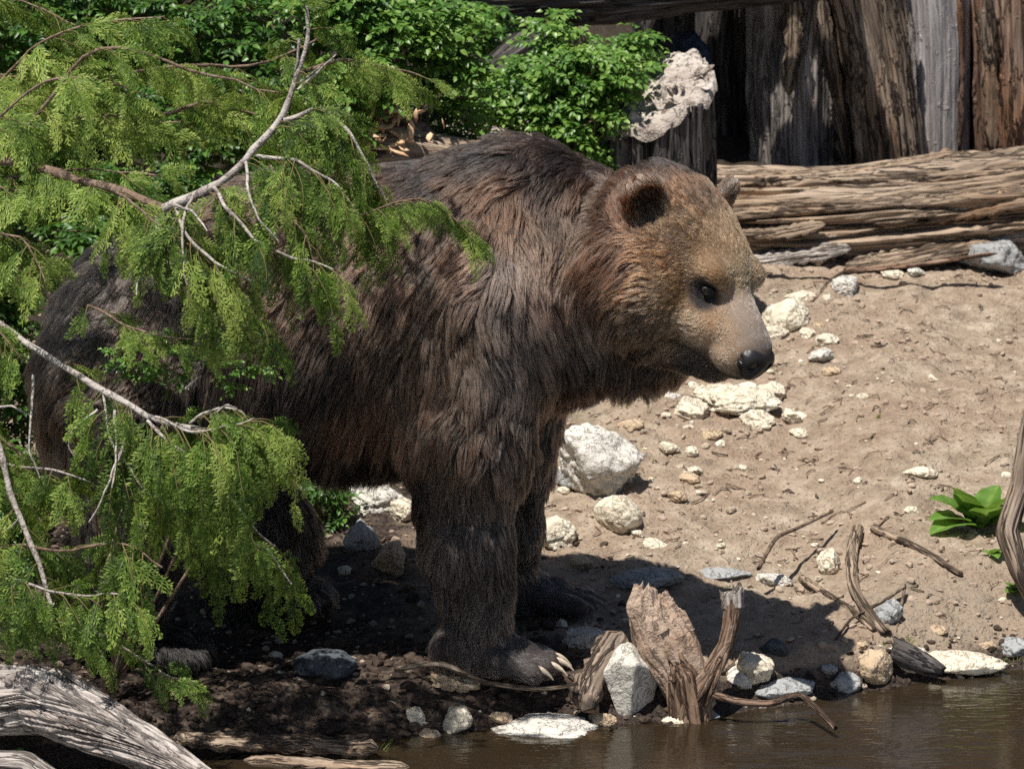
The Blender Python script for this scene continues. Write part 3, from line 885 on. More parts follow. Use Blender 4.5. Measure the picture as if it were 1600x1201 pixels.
STONES = [
    # px, py, w, h, material, label, seed, extra
    (935, 722, 150, 150, 'rock_white', 'big rounded pale boulder right behind the bear front leg', 11, dict(round_=.25, depth=150, rough=.12, planes=9, name='boulder', cat='boulder', sink=.15)),
    (969, 804, 84, 72, 'rock_cream', 'smooth egg shaped cream stone below the big pale boulder', 12, dict(round_=.6, depth=90, rough=.05)),
    (872, 834, 84, 62, 'rock_cream', 'cream block stone touching the right edge of the bear leg', 13, dict(round_=.3, depth=90)),
    (1021, 850, 46, 32, 'rock_cream', 'small cream stone right of the egg shaped stone', 14, {}),
    (893, 745, 52, 60, 'rock_grey', 'grey cracked stone wedged between bear leg and big boulder', 15, {}),
    (1232, 494, 92, 58, 'rock_cream', 'cream block stone lying beside the bear nose', 16, dict(depth=80, tilt=-.25)),
    (1248, 465, 58, 24, 'rock_cream', 'flat cream stone above the block beside the bear nose', 17, {}),
    (1324, 446, 54, 40, 'rock_white', 'pointed white stone just below the fallen log', 18, dict(round_=.2)),
    (1293, 533, 40, 26, 'rock_cream', 'small cream stone below the yellow pebble', 19, {}),
    (1283, 557, 44, 32, 'rock_white', 'white chipped stone on the slope right of the bear chin', 20, dict(round_=.1)),
    (1279, 510, 20, 17, 'rock_tan', 'little yellowish round pebble on the slope', 21, dict(round_=.9)),
    (1545, 398, 132, 82, 'rock_grey', 'large light grey angular boulder in front of the fallen log', 22, dict(round_=.1, depth=120, name='boulder', cat='boulder', planes=9, tilt=.12)),
    (1590, 256, 50, 34, 'rock_cream', 'cream rock lying on top of the fallen log', 23, dict(round_=.25, Y=3.25, sink=.5)),
    (1148, 628, 150, 62, 'rock_cream', 'broad crumbling cream rock under the bear chin', 24, dict(round_=.2, rough=.16, depth=150, name='crumbly_rock', cat='rock')),
    (1080, 640, 70, 40, 'rock_cream', 'low cream rock left of the crumbling rock', 25, dict(rough=.12)),
    (1185, 658, 62, 36, 'rock_cream', 'cream fragment at the lower right of the crumbling rock', 26, dict(rough=.12, round_=.1)),
    (1235, 652, 40, 30, 'rock_cream', 'cream pebble with a dark stick lying behind it', 27, {}),
    (985, 664, 44, 28, 'rock_tan', 'rust brown stone above the big pale boulder', 28, dict(round_=.2)),
    (1081, 706, 24, 22, 'rock_cream', 'tiny cream round stone alone in the dirt', 29, dict(round_=.8)),
    (1080, 748, 40, 26, 'rock_tan', 'small tan stone right of the big pale boulder', 30, {}),
    (1436, 739, 60, 26, 'rock_cream', 'low cream rock poking from the dirt above the forked root', 31, dict(round_=.4)),
    (1298, 880, 46, 54, 'rock_cream', 'upright cream tan stone left of the forked root', 32, dict(round_=.25)),
    (1390, 957, 46, 50, 'rock_grey', 'smooth slate grey stone right of the forked root', 33, dict(round_=.35, tilt=-.5)),
    (1366, 1040, 62, 78, 'rock_tan', 'ochre angular stone at the water edge', 34, dict(round_=.2, sink=.1)),
    (1422, 1030, 88, 52, 'rock_cream', 'pale yellow stone between ochre stone and water', 35, dict(round_=.4, tilt=.45, sink=.1)),
    (1492, 1036, 168, 44, 'rock_cream', 'long flat pale yellow stone along the water edge', 36, dict(round_=.35, sink=.15, depth=80)),
    (1588, 1012, 60, 34, 'rock_grey', 'grey mossy stone at the far end of the shore', 37, dict()),
    (928, 1002, 110, 52, 'rock_white', 'white stone lying behind the broken board at the paw', 38, dict(round_=.3)),
    (981, 1064, 100, 128, 'rock_white', 'upright angular whitish stone standing at the water edge', 39, dict(round_=.0, depth=80, sink=.06, rough=.03, tilt=-.05, cuts=[(-.40, -.88, -.10, .50), (.80, -.58, -.22, .46), (-.1, -.35, 1, .80), (0, 0, -1, 1), (-1, .1, -.32, .55), (.2, 1, 0, .6), (.75, -.1, .75, .70), (-.8, -.1, .75, .74)])),
    (1178, 1046, 66, 60, 'rock_cream', 'cream rounded stone behind the curved wet root', 40, dict(round_=.35)),
    (1158, 1060, 50, 42, 'rock_white', 'small white flat stone right beside the curved wet root', 41, dict(tilt=.5, round_=.3)),
    (1228, 1074, 120, 40, 'rock_grey', 'flat pale grey stone in the shallows by the forked twig', 42, dict(round_=.4)),
    (1318, 1068, 60, 36, 'rock_grey', 'wet grey stone left of the ochre stone', 43, dict()),
    (1056, 1128, 54, 30, 'rock_cream', 'half sunken cream stone in the water', 44, dict(round_=.4, sink=.2)),
    (845, 1143, 220, 56, 'rock_white', 'long flat white stone in the shallow water', 45, dict(round_=.35, depth=120, sink=.25)),
    (714, 1126, 52, 50, 'rock_cream', 'small jagged cream stone left of the long flat stone', 46, dict(round_=.05, planes=8)),
    (671, 1150, 42, 30, 'rock_tan', 'small ochre pebble in the water left of the flat stone', 47, dict(round_=.6)),
    (651, 1118, 34, 38, 'rock_cream', 'small pale stone in the mud above the ochre pebble', 48, dict()),
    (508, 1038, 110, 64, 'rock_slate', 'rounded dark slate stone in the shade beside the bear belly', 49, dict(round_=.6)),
    (700, 1062, 110, 40, 'rock_tan', 'muddy knobbly rock directly below the bear near paw', 50, dict(rough=.2)),
    (1005, 905, 130, 40, 'rock_grey', 'dark grey slab lying in the bear shadow', 51, dict(round_=.3)),
    (1205, 905, 70, 30, 'rock_white', 'white stone at the upper rim of the bear shadow', 52, dict()),
    (590, 780, 110, 60, 'rock_white', 'pale sunlit rock seen under the bear belly', 53, dict(rough=.12)),
    (610, 872, 62, 74, 'rock_tan', 'orange and cream stone under the belly behind the front leg', 54, dict(rough=.12)),
    (565, 840, 60, 70, 'rock_grey', 'blue grey stone in the shade under the bear belly', 55, dict()),
    (545, 760, 60, 36, 'rock_cream', 'cream stone glimpsed between undergrowth and bear belly', 57, {}),
    (628, 800, 50, 46, 'rock_cream', 'small cream stone peeping out behind the near front leg', 58, {}),
    (1133, 895, 90, 28, 'rock_grey', 'low grey stone inside the bear shadow near the root', 56, dict()),
    (1262, 522, 34, 24, 'rock_cream', 'cream chip leaning on the block beside the bear nose', 500, {}),
    (1214, 520, 40, 28, 'rock_cream', 'cream rubble piece just below the block at the nose', 501, {}),
    (1300, 582, 34, 20, 'rock_tan', 'tan flat chip under the white chipped stone', 502, {}),
    (1205, 610, 46, 30, 'rock_cream', 'cream lump at the upper right of the crumbling rock', 503, {}),
    (1105, 618, 60, 34, 'rock_cream', 'cream lump directly under the bear chin', 504, {}),
    (1048, 622, 44, 26, 'rock_white', 'white chip left of the rocks under the chin', 505, {}),
    (1110, 680, 40, 20, 'rock_tan', 'tan flake below the crumbling cream rock', 506, {}),
    (1250, 676, 36, 20, 'rock_cream', 'cream flake on the slope under the dark stick', 507, {}),
    (1060, 775, 34, 22, 'rock_tan', 'tan pebble right of the egg shaped stone', 508, {}),
    (1045, 700, 36, 26, 'rock_cream', 'cream pebble at the upper right of the big pale boulder', 509, {}),
    (905, 880, 44, 26, 'rock_tan', 'tan stone at the rim of the bear shadow by the leg', 510, {}),
    (1085, 735, 30, 20, 'rock_cream', 'little cream pebble above the small tan stone', 511, {}),
    (1345, 1010, 34, 22, 'rock_tan', 'small brown stone above the ochre angular stone', 512, {}),
    (1290, 1045, 40, 26, 'rock_grey', 'small wet grey stone in front of the bear shadow', 513, {}),
    (940, 1125, 50, 26, 'rock_tan', 'tan pebble at the foot of the broken board', 514, {}),
    (780, 1120, 44, 26, 'rock_tan', 'brown pebble in the mud above the long flat stone', 515, {}),
    (1110, 1120, 40, 24, 'rock_grey', 'grey pebble in the water beside the root stump', 516, {}),
    (1545, 1010, 40, 24, 'rock_tan', 'tan stone half buried behind the long yellow stone', 517, {}),
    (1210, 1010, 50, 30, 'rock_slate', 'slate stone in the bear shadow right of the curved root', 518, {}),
    (1465, 985, 34, 20, 'rock_tan', 'small tan stone in the bank above the long yellow stone', 519, {}),
    (1392, 428, 40, 22, 'rock_cream', 'cream pebble at the foot of the fallen log', 520, {}),
    (1430, 425, 30, 22, 'rock_white', 'white pebble left of the grey angular boulder', 521, {}),
]
def build_stones():
    for s in STONES:
        stone(*s[:7], **s[7])

def scatter(name, n, box, size, mats, seed, level=1, dens=None, label=None, flat=.6, group=None):
    """loose gravel nobody could count: one stuff mesh"""
    rg = np.random.default_rng(seed)
    x = rg.uniform(box[0], box[1], n * 3); y = rg.uniform(box[2], box[3], n * 3)
    s = y - np.interp(x, SHX, SHY)
    ok = s > -.12
    if dens is not None: ok &= rg.random(n * 3) < dens(x, y)
    x, y = x[ok][:n], y[ok][:n]; n = len(x)
    z = ground_z(x, y)
    sz = size[0] * np.exp(rg.exponential(.55, n)); sz = np.minimum(sz, size[1])
    shapes = [stone_shape(900 + seed * 10 + k, level, 9, round_=.1, rough=.05) for k in range(8)]
    Vs, Fs, off = [], [], 0
    for k in range(n):
        V, F = shapes[k % 8]
        A = rotz(rg.uniform(0, 6.3)) @ rotx(rg.uniform(-.5, .5)) @ np.diag([1, rg.uniform(.6, 1), rg.uniform(.35, .8) * flat / .6])
        Vs.append(V @ A.T * sz[k] + np.array([x[k], y[k], z[k] + sz[k] * .15])); Fs.append(F + off); off += len(V)
    o = mesh(name, np.concatenate(Vs), np.concatenate(Fs), M[mats], None, None, False, np.zeros(3))
    tag(o, label, None, None, 'stuff')
def build_gravel():
    dn = lambda x, y: .12 + .88 * np.clip(1.3 * np.exp(-(((x - .55 - .05 * y) / .35) ** 2)) * (y > .3) * (y < 2.6) + .35 * (vnoise(np.stack([x, y, y * 0], -1), 2.0, 77) > .25), 0, 1)
    M['grit'] = mat_rock('mixed grit', (.34, .26, .19), (.50, .43, .34), (.22, .15, .10))
    scatter('gravel', 420, (-1.9, 1.9, -.6, 3.6), (.005, .020), 'rock_cream', 1, 1, dn)
    scatter('gravel', 1300, (-1.9, 1.9, -.6, 3.6), (.0035, .014), 'grit', 2, 1, dn)
    cl = lambda x, y: .12 + .88 * ((y - np.interp(x, SHX, SHY)) < .30 + .25 * (x < .1))
    t = NT('mud clods'); n = t.noise(t.obj(), 50, 4)
    t.surf(t.mix(t.fr(n, .35, .65), (.022, .015, .012), (.085, .058, .042)), .85, t.bump(n, .6, .01), .3)
    M['mud'] = t.m
    t = NT('dry clods'); n = t.noise(t.obj(), 50, 4)
    t.surf(t.mix(t.fr(n, .35, .65), (.27, .20, .15), (.44, .34, .27)), .95, t.bump(n, .6, .01), .2)
    M['dryclod'] = t.m
    scatter('mud', 2600, (-1.6, .45, -.62, .7), (.004, .020), 'mud', 3, 1, cl)
    scatter('mud', 260, (.5, 1.5, -.35, .25), (.004, .012), 'mud', 4, 1, lambda x, y: ((y - np.interp(x, SHX, SHY)) < .16) * 1.0)
    scatter('dirt', 4200, (-1.6, 1.9, -.3, 3.4), (.0035, .013), 'dryclod', 5, 1, lambda x, y: .25 + .75 * (vnoise(np.stack([x, y, y * 0], -1), 2.6, 78) > 0))
# ------------------------------------------------------------------ dead wood
def frame_path(path):
    path = np.asarray(path, float)
    T = unit(np.gradient(path, axis=0))
    ref = np.array([0, 0, 1.0]) if abs(T[0][2]) < .8 else np.array([0, 1.0, 0])
    A, B = [], []
    a = unit(np.cross(T[0], ref))
    for t in T:
        a = unit(a - t * (a @ t)); A.append(a); B.append(np.cross(t, a))
    return T, np.array(A), np.array(B)
def resample(pts, n):
    pts = np.asarray(pts, float)
    d = np.r_[0, np.cumsum(np.linalg.norm(np.diff(pts, axis=0), axis=1))]
    t = np.linspace(0, d[-1], n)
    out = np.stack([np.interp(t, d, pts[:, k]) for k in range(pts.shape[1])], 1)
    for _ in range(max(1, n // 12)):
        out[1:-1] = out[1:-1] * .5 + (out[:-2] + out[2:]) * .25
    return out
def log_mesh(path, rad, nu=96, nv=90, seed=0, groove=.06, gf=5.0, gl=1.2, lump=.08, lf=2.0, flat=1.0, crack=.0, jag=(0, 0), hollow=0.0, twist=0.0):
    """closed log along path; rad = list of radii; returns V, F, grain"""
    P = resample(np.column_stack([path, rad if np.ndim(rad) else np.full(len(path), rad)]), nv)
    C, Rr = P[:, :3], P[:, 3]
    T, A, B = frame_path(C)
    th = np.linspace(0, 2 * np.pi, nu, endpoint=False)
    s = np.r_[0, np.cumsum(np.linalg.norm(np.diff(C, axis=0), axis=1))]
    TH, S = np.meshgrid(th, s)
    tw = TH + twist * S
    q = np.stack([np.cos(tw), np.sin(tw), S * gl / gf / max(Rr.mean(), .02) * .3], -1)
    n1 = fbm(q, gf, 6, seed, .62) * .8 - .55 * np.maximum(0, fbm(q, gf * 1.7, 3, seed + 50, .6)) ** 1.5
    n2 = fbm(np.stack([np.cos(TH), np.sin(TH), S * lf], -1), lf, 3, seed + 5)
    ridge = 1 - np.abs(fbm(q, gf * .7, 3, seed + 9))
    r = Rr[:, None] * (1 + groove * n1 + lump * n2 - crack * smooth(.86, 1.0, ridge))
    ends = np.stack([np.cos(TH[0]), np.sin(TH[0]), TH[0] * 0], -1)
    V = C[:, None] + A[:, None] * (np.cos(TH) * r)[..., None] + B[:, None] * (np.sin(TH) * r * flat)[..., None]
    # jagged ends
    fall0 = smooth(.25, 0, S / s[-1]); fall1 = smooth(.75, 1, S / s[-1])
    j0 = fbm(ends, 3.5, 4, seed + 20, .7); j1 = fbm(ends, 3.5, 4, seed + 30, .7)
    V = V - T[0] * (jag[0] * j0[None] * fall0)[..., None] + T[-1] * (jag[1] * j1[None] * fall1)[..., None]
    V = V.reshape(-1, 3)
    G_ = np.stack([np.cos(TH) * Rr[:, None], np.sin(TH) * Rr[:, None], S], -1).reshape(-1, 3)
    i = np.arange(nv - 1)[:, None] * nu + np.arange(nu)
    j = np.arange(nv - 1)[:, None] * nu + (np.arange(nu) + 1) % nu
    F = np.stack([i, j, j + nu, i + nu], -1).reshape(-1, 4)
    # end caps as shrinking rings
    Vs, Gs, Fs, off = [V], [G_], [F], len(V)
    for e, row in ((0, 0), (1, nv - 1)):
        ring = V[row * nu:(row + 1) * nu]
        c = ring.mean(0)
        prev = row * nu + np.arange(nu)
        for k, f in enumerate((.8, .5, .2, .02)):
            nr_ = c + (ring - c) * f
            nr_ = nr_ + T[row] * ((-1 if e == 0 else 1) * (-.10 * (1 - f) * hollow + .012 * fbm(nr_, 30, 3, seed + 40)[:, None] * 1.0))
            Vs.append(nr_); Gs.append(np.column_stack([nr_ - c, ]) + np.array([0, 0, .3]))
            cur = off + np.arange(nu); off += nu
            q = np.stack([prev, np.roll(prev, -1), np.roll(cur, -1), cur], 1)
            Fs.append(q[:, ::-1] if e == 0 else q)
            prev = cur
    F = np.concatenate(Fs)
    return np.concatenate(Vs), F[:, ::-1], np.concatenate(Gs)
def wood(name, path, rad, mat, parent=None, **kw):
    V, F, g = log_mesh(path, rad, **kw)
    return mesh(name, V, F, M[mat], parent, {'grain': ('FLOAT_VECTOR', 'POINT', g)})
def slab(name, a, b, w, t, mat, parent, seed, up=(0, 0, 1), taper=.3, nseg=16):
    """a long split splinter of wood between two points"""
    rg = np.random.default_rng(seed)
    a = np.asarray(a, float); b = np.asarray(b, float)
    d = b - a; L = np.linalg.norm(d); T = d / L
    side = unit(np.cross(T, up)); upv = np.cross(side, T)
    prof = np.array([[-1, -.6], [-.75, .55], [-.2, .8], [.35, .6], [.85, .75], [1, -.5], [.3, -.8], [-.4, -.7]])
    V, G_, F = [], [], []
    for i in range(nseg + 1):
        u = i / nseg
        env = min(1, (min(u, 1 - u) / taper) ** .6 + .12) if taper > 0 else 1
        c = a + d * u + upv * (.25 * t * math.sin(u * 5 + seed)) + side * .12 * w * math.sin(u * 4 + seed * 2)
        pr = prof * (1 + .18 * rg.normal(size=prof.shape))
        for x, y in pr:
            V.append(c + side * x * w / 2 * env + upv * y * t / 2 * env)
            G_.append((x * w / 2 + seed * .3, y * t / 2, L * u))
    n = len(prof)
    for i in range(nseg):
        for j in range(n):
            F.append((i * n + j, i * n + (j + 1) % n, (i + 1) * n + (j + 1) % n, (i + 1) * n + j))
    for e in (0, nseg):
        c = [e * n + k for k in range(n)]
        for q in ((c[0], c[1], c[2], c[7]), (c[7], c[2], c[3], c[6]), (c[6], c[3], c[4], c[5])):
            F.append(q if e else q[::-1])
    return mesh(name, V, np.array(F)[:, ::-1], M[mat], parent, {'grain': ('FLOAT_VECTOR', 'POINT', G_)}, True)
def tube(path, rad, nu=7):
    P = np.asarray(path, float); n = len(P)
    rad = np.asarray(rad, float) if np.ndim(rad) else np.full(n, rad)
    T, A, B = frame_path(P)
    th = np.linspace(0, 2 * np.pi, nu, endpoint=False)
    V = P[:, None] + (A[:, None] * np.cos(th)[None, :, None] + B[:, None] * np.sin(th)[None, :, None]) * rad[:, None, None]
    V = np.concatenate([V.reshape(-1, 3), P[:1], P[-1:]])
    i = np.arange(n - 1)[:, None] * nu + np.arange(nu)
    j = np.arange(n - 1)[:, None] * nu + (np.arange(nu) + 1) % nu
    F = np.stack([i, i + nu, j + nu, j], -1).reshape(-1, 4)
    k = np.arange(nu)
    c0 = np.stack([k, (k + 1) % nu, np.full(nu, n * nu), np.full(nu, n * nu)], 1)
    return V, F
def px_path(pts, n=24):
    """list of (px, py, Y)"""
    return resample([W(*p) for p in pts], n)
def stick(pts, r0, r1, mat, label, seed=0, name='stick', cat='stick', group=None, n=24, knob=.25, lump=.1):
    P = px_path(pts, n)
    P[:, 2] += r0 * 1.3 * (pts[0][2] > -.25)
    rad = np.linspace(r0, r1, n) * (1 + knob * .5 * fbm(P, 25, 2, seed))
    V, F, g = log_mesh(P, rad, nu=14, nv=n, seed=seed, groove=.12, lump=lump, gf=3, jag=(r0 * .6, r1 * .6))
    o = mesh(name, V, F, M[mat], None, {'grain': ('FLOAT_VECTOR', 'POINT', g)})
    tag(o, label, cat, group)
    return o
def gz(px, py, lift=0.0):
    g = G(px, py); return g[1]

def build_wood():
    # --- fallen log behind the bear: a split, layered trunk
    a, m_, b = W(1060, 356, 3.05), W(1330, 346, 3.05), W(1790, 306, 3.05)
    t = empty('fallen_log', (a[0], a[1], float(ground_z(a[0], a[1], False))))
    tag(t, 'long split weathered log lying behind the bear nose', 'log')
    wood('trunk', [a, m_, b], [.180, .180, .178], 'wood_tan', t, nu=420, nv=330, seed=3, groove=.13, gf=4.2, gl=.5, lump=.08, lf=1.8, crack=.26, jag=(.03, .05))
    sp = [((1165, 404), (1330, 392), .060, .030, 'wood_pale'), ((1150, 432), (1300, 425), .085, .050, 'wood_brown'), ((1245, 398), (1385, 322), .070, .035, 'wood_grey'),
          ((1310, 415), (1560, 378), .065, .035, 'wood_tan'), ((1360, 345), (1590, 300), .070, .035, 'wood_tan'), ((1220, 330), (1420, 300), .060, .022, 'wood_tan'),
          ((1300, 280), (1520, 246), .075, .030, 'wood_tan'), ((1440, 330), (1660, 310), .085, .045, 'wood_brown'), ((1400, 385), (1640, 350), .075, .035, 'wood_grey'),
          ((1120, 290), (1290, 275), .075, .026, 'wood_tan'), ((1450, 290), (1640, 262), .07, .035, 'wood_brown'), ((1270, 428), (1420, 405), .05, .03, 'wood_grey'), ((1150, 366), (1290, 352), .05, .02, 'wood_tan')]
    for k, (p, q, w, th, mt) in enumerate(sp):
        yy = 2.865 + .05 * (p[1] < 330) + .03 * (k % 3) + .12 * (p[1] < 300)
        slab('splinter', W(*p, yy), W(*q, yy), w, th, mt, t, 60 + k, up=(0, -.9, .5), taper=.25, nseg=22)
    slab('bark_strip', W(1320, 425, 2.70), W(1560, 398, 2.72), .022, .016, 'wood_rust', t, 91, taper=.1)
    slab('bark_strip', W(1150, 410, 2.72), W(1295, 398, 2.74), .020, .016, 'wood_pale', t, 92, up=(0, -.5, .8), taper=.1)
    # --- tall standing trunks of the den wall
    def trunk(pts, rad, mat, label, seed, **kw):
        name = kw.pop('name', 'dead_trunk'); cat = kw.pop('cat', 'tree trunk')
        P = [W(*p) for p in pts]
        o = wood(name, P, rad, mat, None, seed=seed, **kw)
        tag(o, label, cat, 'weathered trunks behind the fallen log')
        return o
    kw = dict(nu=170, nv=110, groove=.10, gf=4.5, gl=.18, lump=.06, crack=.14)
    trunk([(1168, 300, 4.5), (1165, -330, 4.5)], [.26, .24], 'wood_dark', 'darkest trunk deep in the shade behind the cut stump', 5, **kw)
    trunk([(1262, 290, 4.1), (1258, 60, 4.1), (1262, -330, 4.1)], [.21, .20, .20], 'wood_grey', 'grey brown trunk half in shade left of the brown trunk', 6, **kw)
    trunk([(1395, 285, 3.85), (1375, 100, 3.85), (1345, -60, 3.85), (1320, -330, 3.9)], [.125, .12, .135, .14], 'wood_brown', 'brown pitted trunk leaning left beside the smooth grey trunk', 7, **kw)
    trunk([(1462, 280, 3.95), (1462, 60, 3.95), (1440, -330, 3.95)], [.120, .118, .13], 'wood_smooth', 'smooth pale grey trunk between the brown and rusty trunks', 8, nu=150, nv=90, groove=.03, gf=4, gl=.18, lump=.05, crack=.05)
    trunk([(1508, 280, 4.15), (1505, -330, 4.15)], [.085, .085], 'wood_rust', 'narrow rusty trunk beside the dark hollow slot', 9, **kw)
    trunk([(1592, 270, 3.9), (1588, 60, 3.9), (1580, -330, 3.95)], [.155, .145, .16], 'wood_rust', 'wide rusty brown rotten trunk at the end of the wall', 10, **kw)
    trunk([(1735, 270, 3.9), (1735, -330, 3.9)], [.16, .16], 'wood_brown', 'brown trunk just past the wide rusty trunk', 13, **kw)
    trunk([(1100, 300, 4.9), (1100, -330, 4.9)], [.24, .24], 'wood_dark', 'dark trunk between the dark bluish gap shape and the darkest trunk', 14, **kw)
    # vertical splinters standing proud of the trunks
    vs = [((1322, 270), (1285, -20), .05, .03, 'wood_brown', 3.84), ((1432, 240), (1420, 20), .035, .03, 'wood_pale', 3.80), ((1500, 240), (1496, -20), .030, .03, 'wood_rust', 3.86),
          ((1550, 240), (1545, -20), .05, .03, 'wood_brown', 3.78), ((1352, 260), (1340, 60), .05, .03, 'wood_tan', 3.76), ((1236, 150), (1238, -20), .06, .03, 'wood_tan', 3.87)]
    for k, (p, q, w, th, mt, yy) in enumerate(vs):
        o = slab('wood_splinter', W(*p, yy), W(*q, yy), w, th, mt, None, 120 + k, up=(0, -1, 0), taper=.2, nseg=20)
        tag(o, ['brown splinter standing at the front of the grey brown trunk', 'pale sharp splinter between brown and smooth grey trunks', 'thin rusty splinter right of the smooth grey trunk',
                'brown vertical splinter on the wide rusty trunk', 'tan splinter on the lower brown pitted trunk', 'tan splinter high on the grey brown trunk'][k], 'splinter')
    # roof logs: the lowest is seen, the three above are added to cast shade
    def overhead(p, q, r, mat, label, seed, Y0, Y1):
        o = wood('overhead_log', [W(*p, Y0), W((p[0] + q[0]) / 2, (p[1] + q[1]) / 2 + 6, (Y0 + Y1) / 2), W(*q, Y1)], [r, r * 1.05, r], mat, None, seed=seed, nu=120, nv=150, groove=.09, gf=4, gl=.3, lump=.08, crack=.12, jag=(.03, .03))
        tag(o, label, 'log')
    overhead((640, 6), (1240, -52), .115, 'wood_dark', 'dark grey log crossing the top of the picture above the shrub', 15, 3.3, 3.6)
    overhead((560, -120), (1290, -165), .17, 'wood_grey', 'grey roof log above the dark log, added unseen to shade the trunks', 16, 3.5, 3.5)
    overhead((600, -230), (1330, -250), .18, 'wood_grey', 'upper grey roof log added unseen to shade the trunks', 17, 3.9, 3.9)
    overhead((620, -200), (1330, -190), .17, 'wood_grey', 'back grey roof log added unseen to shade the trunks', 18, 4.4, 4.4)
    # --- broken stump right behind the bear neck
    gx = W(1052, 300, 2.2)
    t = empty('broken_stump', (gx[0], 2.2, float(ground_z(gx[0], 2.2, False))))
    tag(t, 'broken grey stump with flaking pale top behind the bear head', 'stump')
    gx = W(1030, 300, 2.2)
    base = np.array([gx[0], 2.2, float(ground_z(gx[0], 2.2, False)) - .1])
    top = W(1026, 150, 2.2)
    V, F, g = log_mesh([base, (base + top) / 2, top], [.190, .182, .168], nu=200, nv=130, seed=21, groove=.10, gf=5, gl=.2, lump=.07, crack=.14, jag=(0, 0))
    def slant(V):
        hgt = smooth(base[2] + .1, top[2], V[:, 2])
        dx = (V[:, 0] - top[0]) / .15; dy = (V[:, 1] - top[1]) / .15
        V[:, 2] += hgt * (.062 * np.clip(dx, -1.2, 1.2) + .055 * dy - .05 * np.maximum(0, dx - .6) + .016 * fbm(V * np.array([1, 1, .1]), 16, 4, 88))
        return V
    V = slant(V)
    mesh('trunk', V, F, M['wood_dark'], t, {'grain': ('FLOAT_VECTOR', 'POINT', g)})
    # pale splintered top surface
    rr = np.linspace(0, 1, 26); aa = np.linspace(0, 2 * np.pi, 110, endpoint=False)
    RR, AA = np.meshgrid(rr, aa, indexing='ij')
    rim = .176 * (1 + .05 * fbm(np.stack([np.cos(AA), np.sin(AA), AA * 0], -1), 4, 3, 90))
    X = top[0] + np.cos(AA) * RR * rim; Y = top[1] + np.sin(AA) * RR * rim
    Vt = np.stack([X, Y, np.full_like(X, top[2])], -1).reshape(-1, 3)
    q = Vt * np.array([1, 1, 1])
    Vt[:, 2] += .010 + .018 * np.abs(fbm(q * np.array([.45, 1.6, 1]), 22, 4, 91)) + .010 * fbm(q * np.array([.5, 1.5, 1]), 60, 3, 92) - .03 * (RR.ravel() > .97)
    Vt = slant(Vt)
    i_ = np.arange(25)[:, None] * 110 + np.arange(110); j_ = np.arange(25)[:, None] * 110 + (np.arange(110) + 1) % 110
    mesh('broken_top', Vt, np.stack([i_, i_ + 110, j_ + 110, j_], -1).reshape(-1, 4), M['bark_pale'], t)
    wood('rotten_side', [W(1000, 215, 2.30), W(930, 235, 2.45), W(800, 232, 2.65), W(700, 240, 2.8)], [.105, .12, .12, .10], 'bark_pale', t, nu=120, nv=160, seed=22, groove=.14, gf=4, gl=.8, lump=.16, crack=.15, jag=(.03, .03))
    wood('rotten_limb', [W(760, 118, 2.75), W(820, 80, 2.75), W(868, 52, 2.78)], [.04, .05, .02], 'wood_dark', t, nu=60, nv=50, seed=23, groove=.2, gf=4, gl=1, lump=.25, jag=(.03, .03))
    rg = np.random.default_rng(66)
    for k in range(54):
        if k < 34:
            px, py, yy = rg.uniform(955, 1105), 0, 2.2 + rg.uniform(-.12, .02)
            py = 196 - (px - 955) * .52 + rg.uniform(-14, 26)
        else:
            px, py, yy = rg.uniform(760, 960), rg.uniform(175, 262), 2.36
        c = W(px, py, yy)
        d = unit(rg.normal(size=3) * np.array([1, .4, .55])); L = rg.uniform(.014, .036)
        slab('bark_flake', c - d * L, c + d * L, rg.uniform(.014, .034), rg.uniform(.005, .010), 'bark_pale', t, 200 + k, up=(rg.normal() * .5, -.7, .7), taper=.15, nseg=4)
    # --- orange wood chips heaped on the rotten log behind the bear back
    gx = W(600, 262, 1.6)
    t = empty('rotten_log', (gx[0], 1.6, float(ground_z(gx[0], 1.6, False))))
    tag(t, 'crumbling log heaped with orange wood chips behind the bear back', 'log')
    wood('trunk', [W(470, 285, 1.6), W(600, 262, 1.65), W(760, 275, 1.75)], [.11, .12, .10], 'wood_tan', t, nu=80, nv=80, seed=31, groove=.12, gf=4, gl=.6, lump=.12, crack=.15)
    for k in range(70):
        px = rg.normal(600, 34); py = rg.uniform(165, 238)
        c = W(px, py, 1.62 - .10 * (py - 165) / 70)
        c[1] += rg.uniform(-.03, .03)
        d = unit(rg.normal(size=3) * np.array([1, .6, .6])); L = rg.uniform(.014, .034)
        slab('wood_chip', c - d * L, c + d * L, rg.uniform(.010, .022), rg.uniform(.004, .008), 'chip', t, 300 + k, up=(rg.normal() * .6, -.5, .8), taper=.12, nseg=3)
    wood('heap', [W(530, 258, 1.72), W(600, 222, 1.75), W(690, 250, 1.8)], [.06, .11, .06], 'wood_rust', t, nu=60, nv=40, seed=33, groove=.12, gf=4, gl=.6, lump=.2)
    # --- bluish stand-in shape for a gap of shaded foliage
    stone(1075, 95, 78, 100, 'gap_blue', 'dark bluish stand-in for the shaded foliage gap beside the den wall', 71, depth=60, Y=3.7, name='boulder', cat='boulder', round_=.6)
    # --- grey driftwood trunk in the lower left corner
    t = empty('driftwood_log', tuple(W(150, 1180, -1.0)))
    tag(t, 'silvery driftwood log with twisted grain in the lower left corner', 'driftwood')
    wood('trunk', [W(-60, 1090, -.62), W(60, 1090, -.72), W(150, 1130, -.85), W(245, 1180, -1.0), W(340, 1235, -1.15)], [.085, .084, .070, .048, .032], 'wood_grey', t, nu=240, nv=220, seed=41, groove=.09, gf=5, gl=.6, lump=.13, crack=.18, twist=2.2)
